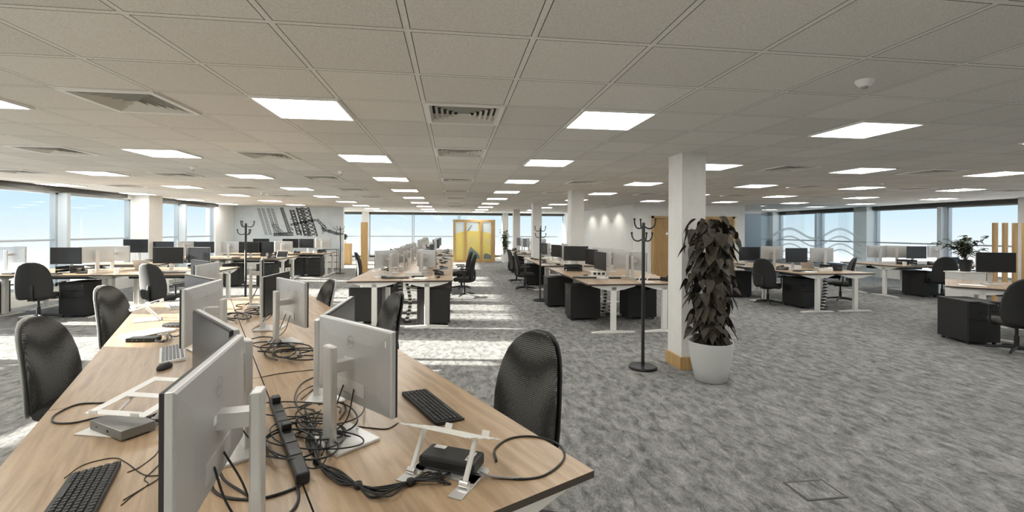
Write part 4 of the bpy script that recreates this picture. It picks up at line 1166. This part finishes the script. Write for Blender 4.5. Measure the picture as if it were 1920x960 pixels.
# ------------------------------------------------------------------ plants
def leaf(m, base, dirv, up, L_, W_, droop=.3, mi=0):
    d = Vector(dirv).normalized(); s_ = d.cross(Vector(up)).normalized(); n_ = s_.cross(d).normalized()
    prof = [(0, .25), (.03, .72), (.16, 1.0), (.36, .95), (.6, .68), (.82, .30), (1, 0)]
    vs = []; fs = []
    for t, w_ in prof:
        c = base + d * (L_ * t) - Vector((0, 0, 1)) * droop * L_ * t * t
        vs += [c + s_ * (-W_ / 2 * w_) + n_ * .012 * w_, c - n_ * .004, c + s_ * (W_ / 2 * w_) + n_ * .012 * w_]
    for k in range(len(prof) - 1):
        a = k * 3; b = a + 3
        fs += [(a, a + 1, b + 1, b), (a + 1, a + 2, b + 2, b + 1)]
    m.add(vs, fs, mi)
leafm = noise_mat('dark_leaf', (.020, .018, .013), (.075, .062, .044), 12, rough=.5, lo=.3, hi=.7, spec=.25)
leafm2 = noise_mat('far_leaf', (.04, .055, .03), (.09, .11, .06), 9, rough=.5)
pl = empty('potted_plant', (2.83, 4.67, 0))
tag(pl, 'tall dark-leaved climbing plant in a rounded grey-white pot by the column', 'plant')
MB().lathe([(0, .0), (.150, .0), (.165, .01), (.195, .15), (.222, .30), (.235, .415), (.235, .430), (.222, .430), (.205, .39), (0, .39)], n=48, cap=False).build('pot', M['pot_white'], pl, smooth=True, autos=50)
MB().lathe([(0, .385), (.21, .385), (.21, .392), (0, .395)], n=24).build('soil', M['soil'], pl)
MB().tube([(0, 0, .38), (.01, 0, .9), (0, .01, 1.66)], [.035, .032, .026], 10).build('moss_pole', M['bark'], pl)
lf = MB(); rl = random.Random(3)
for k in range(400):
    z = .46 + (1.77 - .46) * (k / 400)
    v = (z - .44) / 1.34
    rad = (.11 + .11 * math.sin(min(1, v * 1.25) * PI * .62) + .035 * math.sin(v * 17)) * (1 if v < .9 else .6)
    a = rl.random() * 2 * PI
    rr_ = rad * rl.uniform(.45, 1.12) * (1 + .12 * math.sin(a * 3 + z * 9))
    b0 = Vector((math.cos(a) * rr_, min(.20, math.sin(a) * rr_), z + rl.uniform(-.02, .06)))
    out_ = Vector((math.cos(a), math.sin(a), 0)); tang = Vector((-math.sin(a), math.cos(a), 0))
    dv = out_ * rl.uniform(.25, .8) + tang * rl.uniform(-.4, .4) + Vector((0, 0, rl.uniform(-1.3, -.35)))
    if b0.y > .12: dv.y = min(dv.y, .15)
    Ls = rl.uniform(.075, .155)
    leaf(lf, b0, dv, out_ + tang * rl.uniform(-.6, .6) + Vector((0, 0, rl.uniform(.2, .9))), Ls, Ls * rl.uniform(.72, .95), rl.uniform(.1, .4))
for a, z in ((.0, 1.72), (.4, 1.62), (5.9, 1.5), (.2, 1.35), (3.3, 1.2), (3.0, .95), (3.6, 1.45), (2.2, 1.78)):
    b0 = Vector((math.cos(a) * .17, math.sin(a) * .17, z)); leaf(lf, b0, (math.cos(a), math.sin(a), -.5), (0, 0, 1), .17, .085, .5)
lf.build('foliage', leafm, pl, smooth=True)

def small_plant(x, y, z0, label, h, spread, n_, pot_r=.14, pot_h=.26, potm=None, seed=1, Lf=.12, bare=False):
    r_ = empty('potted_plant', (x, y, z0)); tag(r_, label, 'plant')
    MB().lathe([(0, 0), (pot_r * .7, 0), (pot_r, pot_h), (pot_r * .9, pot_h), (pot_r * .85, pot_h * .9), (0, pot_h * .9)], n=24, cap=False).build('pot', potm or M['black_plastic'], r_, smooth=True, autos=50)
    MB().lathe([(0, pot_h * .88), (pot_r * .86, pot_h * .88), (pot_r * .86, pot_h * .92), (0, pot_h * .92)], n=18).build('soil', M['soil'], r_)
    q = random.Random(seed); st_ = MB(); lv = MB()
    for k in range(n_):
        a = q.random() * 2 * PI; lean = q.random() * spread; zz = pot_h + (h - pot_h) * q.uniform(.45, 1)
        tip = Vector((math.cos(a) * lean, math.sin(a) * lean, zz))
        mid = Vector((tip.x * .35, tip.y * .35, pot_h + (zz - pot_h) * .6))
        pts = spline([(0, 0, pot_h * .85), mid, tip], 5); st_.tube(pts, .005, 5)
        for t in range(3, len(pts)):
            for s_ in (0, 1):
                aa = q.random() * 2 * PI
                leaf(lv, Vector(pts[t]), (math.cos(aa), math.sin(aa), q.uniform(-.3, .5)), (0, 0, 1), Lf * q.uniform(.7, 1.2), Lf * .4, .4)
    st_.build('stems', M['bark'], r_); lv.build('foliage', leafm2, r_, smooth=True)
small_plant(2.62, 22.9, .0, 'tall green pot plant beside the yellow glass screen', 1.75, .25, 14, .2, .4, M['white_plastic'], 2, .20)
small_plant(11.25, 8.62, .78, 'spreading green plant in dark pot behind the right oak fins', .80, .55, 20, .12, .26, M['black_plastic'], 5, .12)
small_plant(-5.05, 22.0, .98, 'small green plant on top of the oak cupboard', .45, .22, 14, .12, .16, M['white_plastic'], 7, .11)

# ------------------------------------------------------------------ oak fin screens
def fin_screen(x, y, rz, n_, gap, label, h=1.84, size=(.09, .045)):
    r_ = empty('slatted_screen', (x, y, 0), rz); tag(r_, label, 'room divider', 'oak fin dividers')
    MB().box((gap * (n_ - 1) / 2, 0, .02), (gap * (n_ - 1) + .2, .16, .04)).build('base_rail', M['oak'], r_, bevel=.003)
    for k in range(n_): MB().box((gap * k, 0, .04 + (h - .04) / 2), (size[0], size[1], h - .04)).build('fin', M['oak'], r_, bevel=.003)
fin_screen(10.80, 7.75, 0, 4, .235, 'row of upright oak fins by the right edge bench')
fin_screen(-3.12, 16.6, math.atan2(1, -.188), 5, .24, 'row of upright oak fins left of the centre bench', 1.90, (.045, .24))
pf = empty('planter_box', (10.95, 8.62, 0)); tag(pf, 'white planter cupboard behind the right oak fins', 'planter')
MB().box((.3, 0, .39), (.62, .34, .74)).build('body', M['white_plastic'], pf, bevel=.004)
MB().box((.3, 0, .77), (.66, .38, .022)).build('top', M['white_metal'], pf, bevel=.003)

# oak cupboard and wire rack beyond the mural
cb = empty('oak_cupboard', (-5.0, 22.0, 0)); tag(cb, 'small oak cupboard beyond the right end of the mural', 'cupboard')
MB().box((0, .0, .5), (.55, .42, .96)).build('carcass', M['oak'], cb, bevel=.003)
for s_ in (-1, 1):
    dd = MB().box((s_ * .135, -.218, .52), (.262, .018, .88)).build('door', M['oak'], cb, bevel=.002)
    MB().tube([(s_ * .03, -.228, .60), (s_ * .03, -.245, .60), (s_ * .03, -.245, .72), (s_ * .03, -.228, .72)], .005, 6).build('handle', M['chrome'], dd)
wk = empty('wire_rack', (-4.9, 19.0, 0), 0); tag(wk, 'black wire shelving rack at the right end of the crane mural', 'rack')
for x in (-.3, .3):
    for y in (-.15, .15): MB().box((x, y, .42), (.02, .02, .84)).build('post', M['black_metal'], wk)
for z in (.06, .32, .58, .83):
    s_ = MB()
    for y in (-.15, .15): s_.box((0, y, z), (.6, .012, .012))
    for q in range(13): s_.box((-.3 + q * .05, 0, z), (.005, .3, .005))
    s_.build('shelf', M['black_metal'], wk)

# ------------------------------------------------------------------ yellow glazed screen at the far end
ys = empty('glazed_screen', (0, 23.2, 0)); tag(ys, 'oak-framed three-pane glass screen with yellow graphics at the far end', 'screen')
x0, x1, H_ = atY(849, 450, 23.2).x, atY(928, 450, 23.2).x, 2.17
fw = .12
xs = [x0, atY(872.5, 450, 23.2).x, atY(902.5, 450, 23.2).x, x1]
f_ = MB()
f_.box(((x0 + x1) / 2, 0, H_ - fw / 2), (x1 - x0, .14, fw)).build('top_rail', M['oak'], ys, bevel=.004)
MB().box(((x0 + x1) / 2, 0, fw / 2), (x1 - x0, .14, fw)).build('bottom_rail', M['oak'], ys, bevel=.004)
for k, x in enumerate((x0 + .07, xs[1], xs[2], x1 - .10)):
    MB().box((x, 0, H_ / 2), (.11 if k < 3 else .2, .15, H_ - .002)).build('post', M['oak'], ys, bevel=.004)
yel = film_mat('yellow_film', (.93, .80, .36), .88); wht = film_mat('white_film', (.85, .87, .86), .75); gry = film_mat('grey_blue_film', (.38, .44, .48), .9)
cxm = (xs[1] + xs[2]) / 2
def zz(py): return atY(890, py, 23.2).z
for k in range(3):
    a, b = xs[k] + .055, xs[k + 1] - .055
    pn = MB().box(((a + b) / 2, 0, H_ / 2), (b - a, .012, H_ - 2 * fw)).build('pane', M['glass_int'], ys)
    n_ = 24
    def curve(x): return min(H_ - .13, zz(435.5) + .05 - .34 * max(0, abs(x - cxm) - .30) ** 2 * 1.3)
    topc = [(a + (b - a) * i / n_, curve(a + (b - a) * i / n_)) for i in range(n_ + 1)]
    poly = topc + [(b, fw), (a, fw)]
    pn.parent = ys
    MB().prism(poly[::-1], -.009, -.0065, 'y').build('yellow_film', yel, pn)
    MB().prism([(a, curve(a) + .004), *[(x, z + .004) for x, z in topc[1:-1]], (b, curve(b) + .004), (b, H_ - fw), (a, H_ - fw)], -.009, -.0065, 'y').build('clear_film', wht, pn)
    if k == 1:
        MB().prism([(a + .05, fw + .03), (a + .10, .55), (a + .22, .80), (a + .36, .66), (a + .55, .50), (b - .03, .30), (b - .03, fw + .03)][::-1], -.013, -.010, 'y').build('mountain_shape', gry, pn)
        MB().prism([(a + .02, zz(434)), (a + .10, zz(434)), (a + .30, zz(423.5)), (a + .26, zz(422))][::-1], -.013, -.010, 'y').build('ladder_shape', gry, pn)
        MB().prism([(b - .10, zz(436)), (b, zz(436)), (b, H_ - fw), (b - .10, H_ - fw)], -.013, -.010, 'y').build('yellow_edge', yel, pn)
        for (cx_, cz, r_, m_) in ((a + .30, zz(452), .16, wht),):
            ring = MB()
            for q in range(26):
                aa = q * 2 * PI / 26; ring.box((cx_ + math.cos(aa) * r_ * (1 if q % 2 else .55), -.0125, cz + math.sin(aa) * r_ * (1 if q % 2 else .55)), (.035, .002, .035))
            ring.build('dot_pattern', m_, pn)
    if k == 2:
        MB().prism([(a + .05, fw + .03), (a + .08, .38), (a + .2, .46), (a + .34, .40), (b - .04, .26), (b - .04, fw + .03)][::-1], -.013, -.010, 'y').build('mountain_shape', gry, pn)
        ring = MB()
        for q in range(20):
            aa = q * 2 * PI / 20; ring.box(((a + b) / 2 + math.cos(aa) * .14 * (1 if q % 2 else .5), -.0125, zz(453) + math.sin(aa) * .17 * (1 if q % 2 else .5)), (.035, .002, .035))
        ring.build('dot_pattern', wht, pn)

# ------------------------------------------------------------------ glass partition with wave manifestation, right
gp = empty('glass_partition', (0, 14.2, 0)); tag(gp, 'clear glass partition with pale wave bands before the right windows', 'partition')
X0, X1 = 10.42, 15.0
edges = [X0, atY(1490, 440, 14.2).x, atY(1576, 440, 14.2).x, X1]
for k in range(3):
    MB().box(((edges[k] + edges[k + 1]) / 2, 0, CH / 2), (edges[k + 1] - edges[k] - .012, .012, CH - .04)).build('pane', M['glass_int'], gp)
MB().box(((X0 + X1) / 2, 0, .015), (X1 - X0, .05, .03)).box(((X0 + X1) / 2, 0, CH - .012), (X1 - X0, .05, .024)).build('channel', M['frame_grey'], gp)
frost = film_mat('frosted_wave', (.62, .68, .70), .62)
xa, xb = atY(1448, 440, 14.2).x, atY(1614, 440, 14.2).x
xc1, xc2 = atY(1479, 440, 14.2).x, atY(1574, 440, 14.2).x
per = xc2 - xc1
for q, (py, t_) in enumerate(((421, .085), (436, .06), (450, .05), (461, .05))):
    zc0 = atY(1540, py, 14.2).z; N_ = 60; amp = .17
    up = []; lo = []
    for i in range(N_ + 1):
        x = xa + (xb - xa) * i / N_
        z = zc0 - amp * (1 - math.cos(2 * PI * (x - xc1) / per)) / 2 * 2
        up.append((x, z)); lo.append((x, z - t_))
    m_ = MB(); m_.loft([[(p[0], -.0085, p[1]) for p in up], [(p[0], -.0085, p[1]) for p in lo]], cap=False, closed=False)
    m_.build('wave_band', frost, gp)

# floor box in the carpet, near right
fb = empty('floor_box', (2.29, 2.60, 0)); tag(fb, 'square carpeted floor box lid set in the carpet at lower right', 'floor box')
MB().box((0, 0, .0015), (.25, .18, .003)).build('lid', M['carpet'], fb)
fr_ = MB()
dkc = mat('lid_trim', (.075, .074, .070), .7)
for s_ in (-1, 1): fr_.box((0, s_ * .096, .002), (.28, .014, .004)); fr_.box((s_ * .132, 0, .002), (.014, .19, .004))
fr_.build('frame', dkc, fb)
print('objects', len(bpy.data.objects))
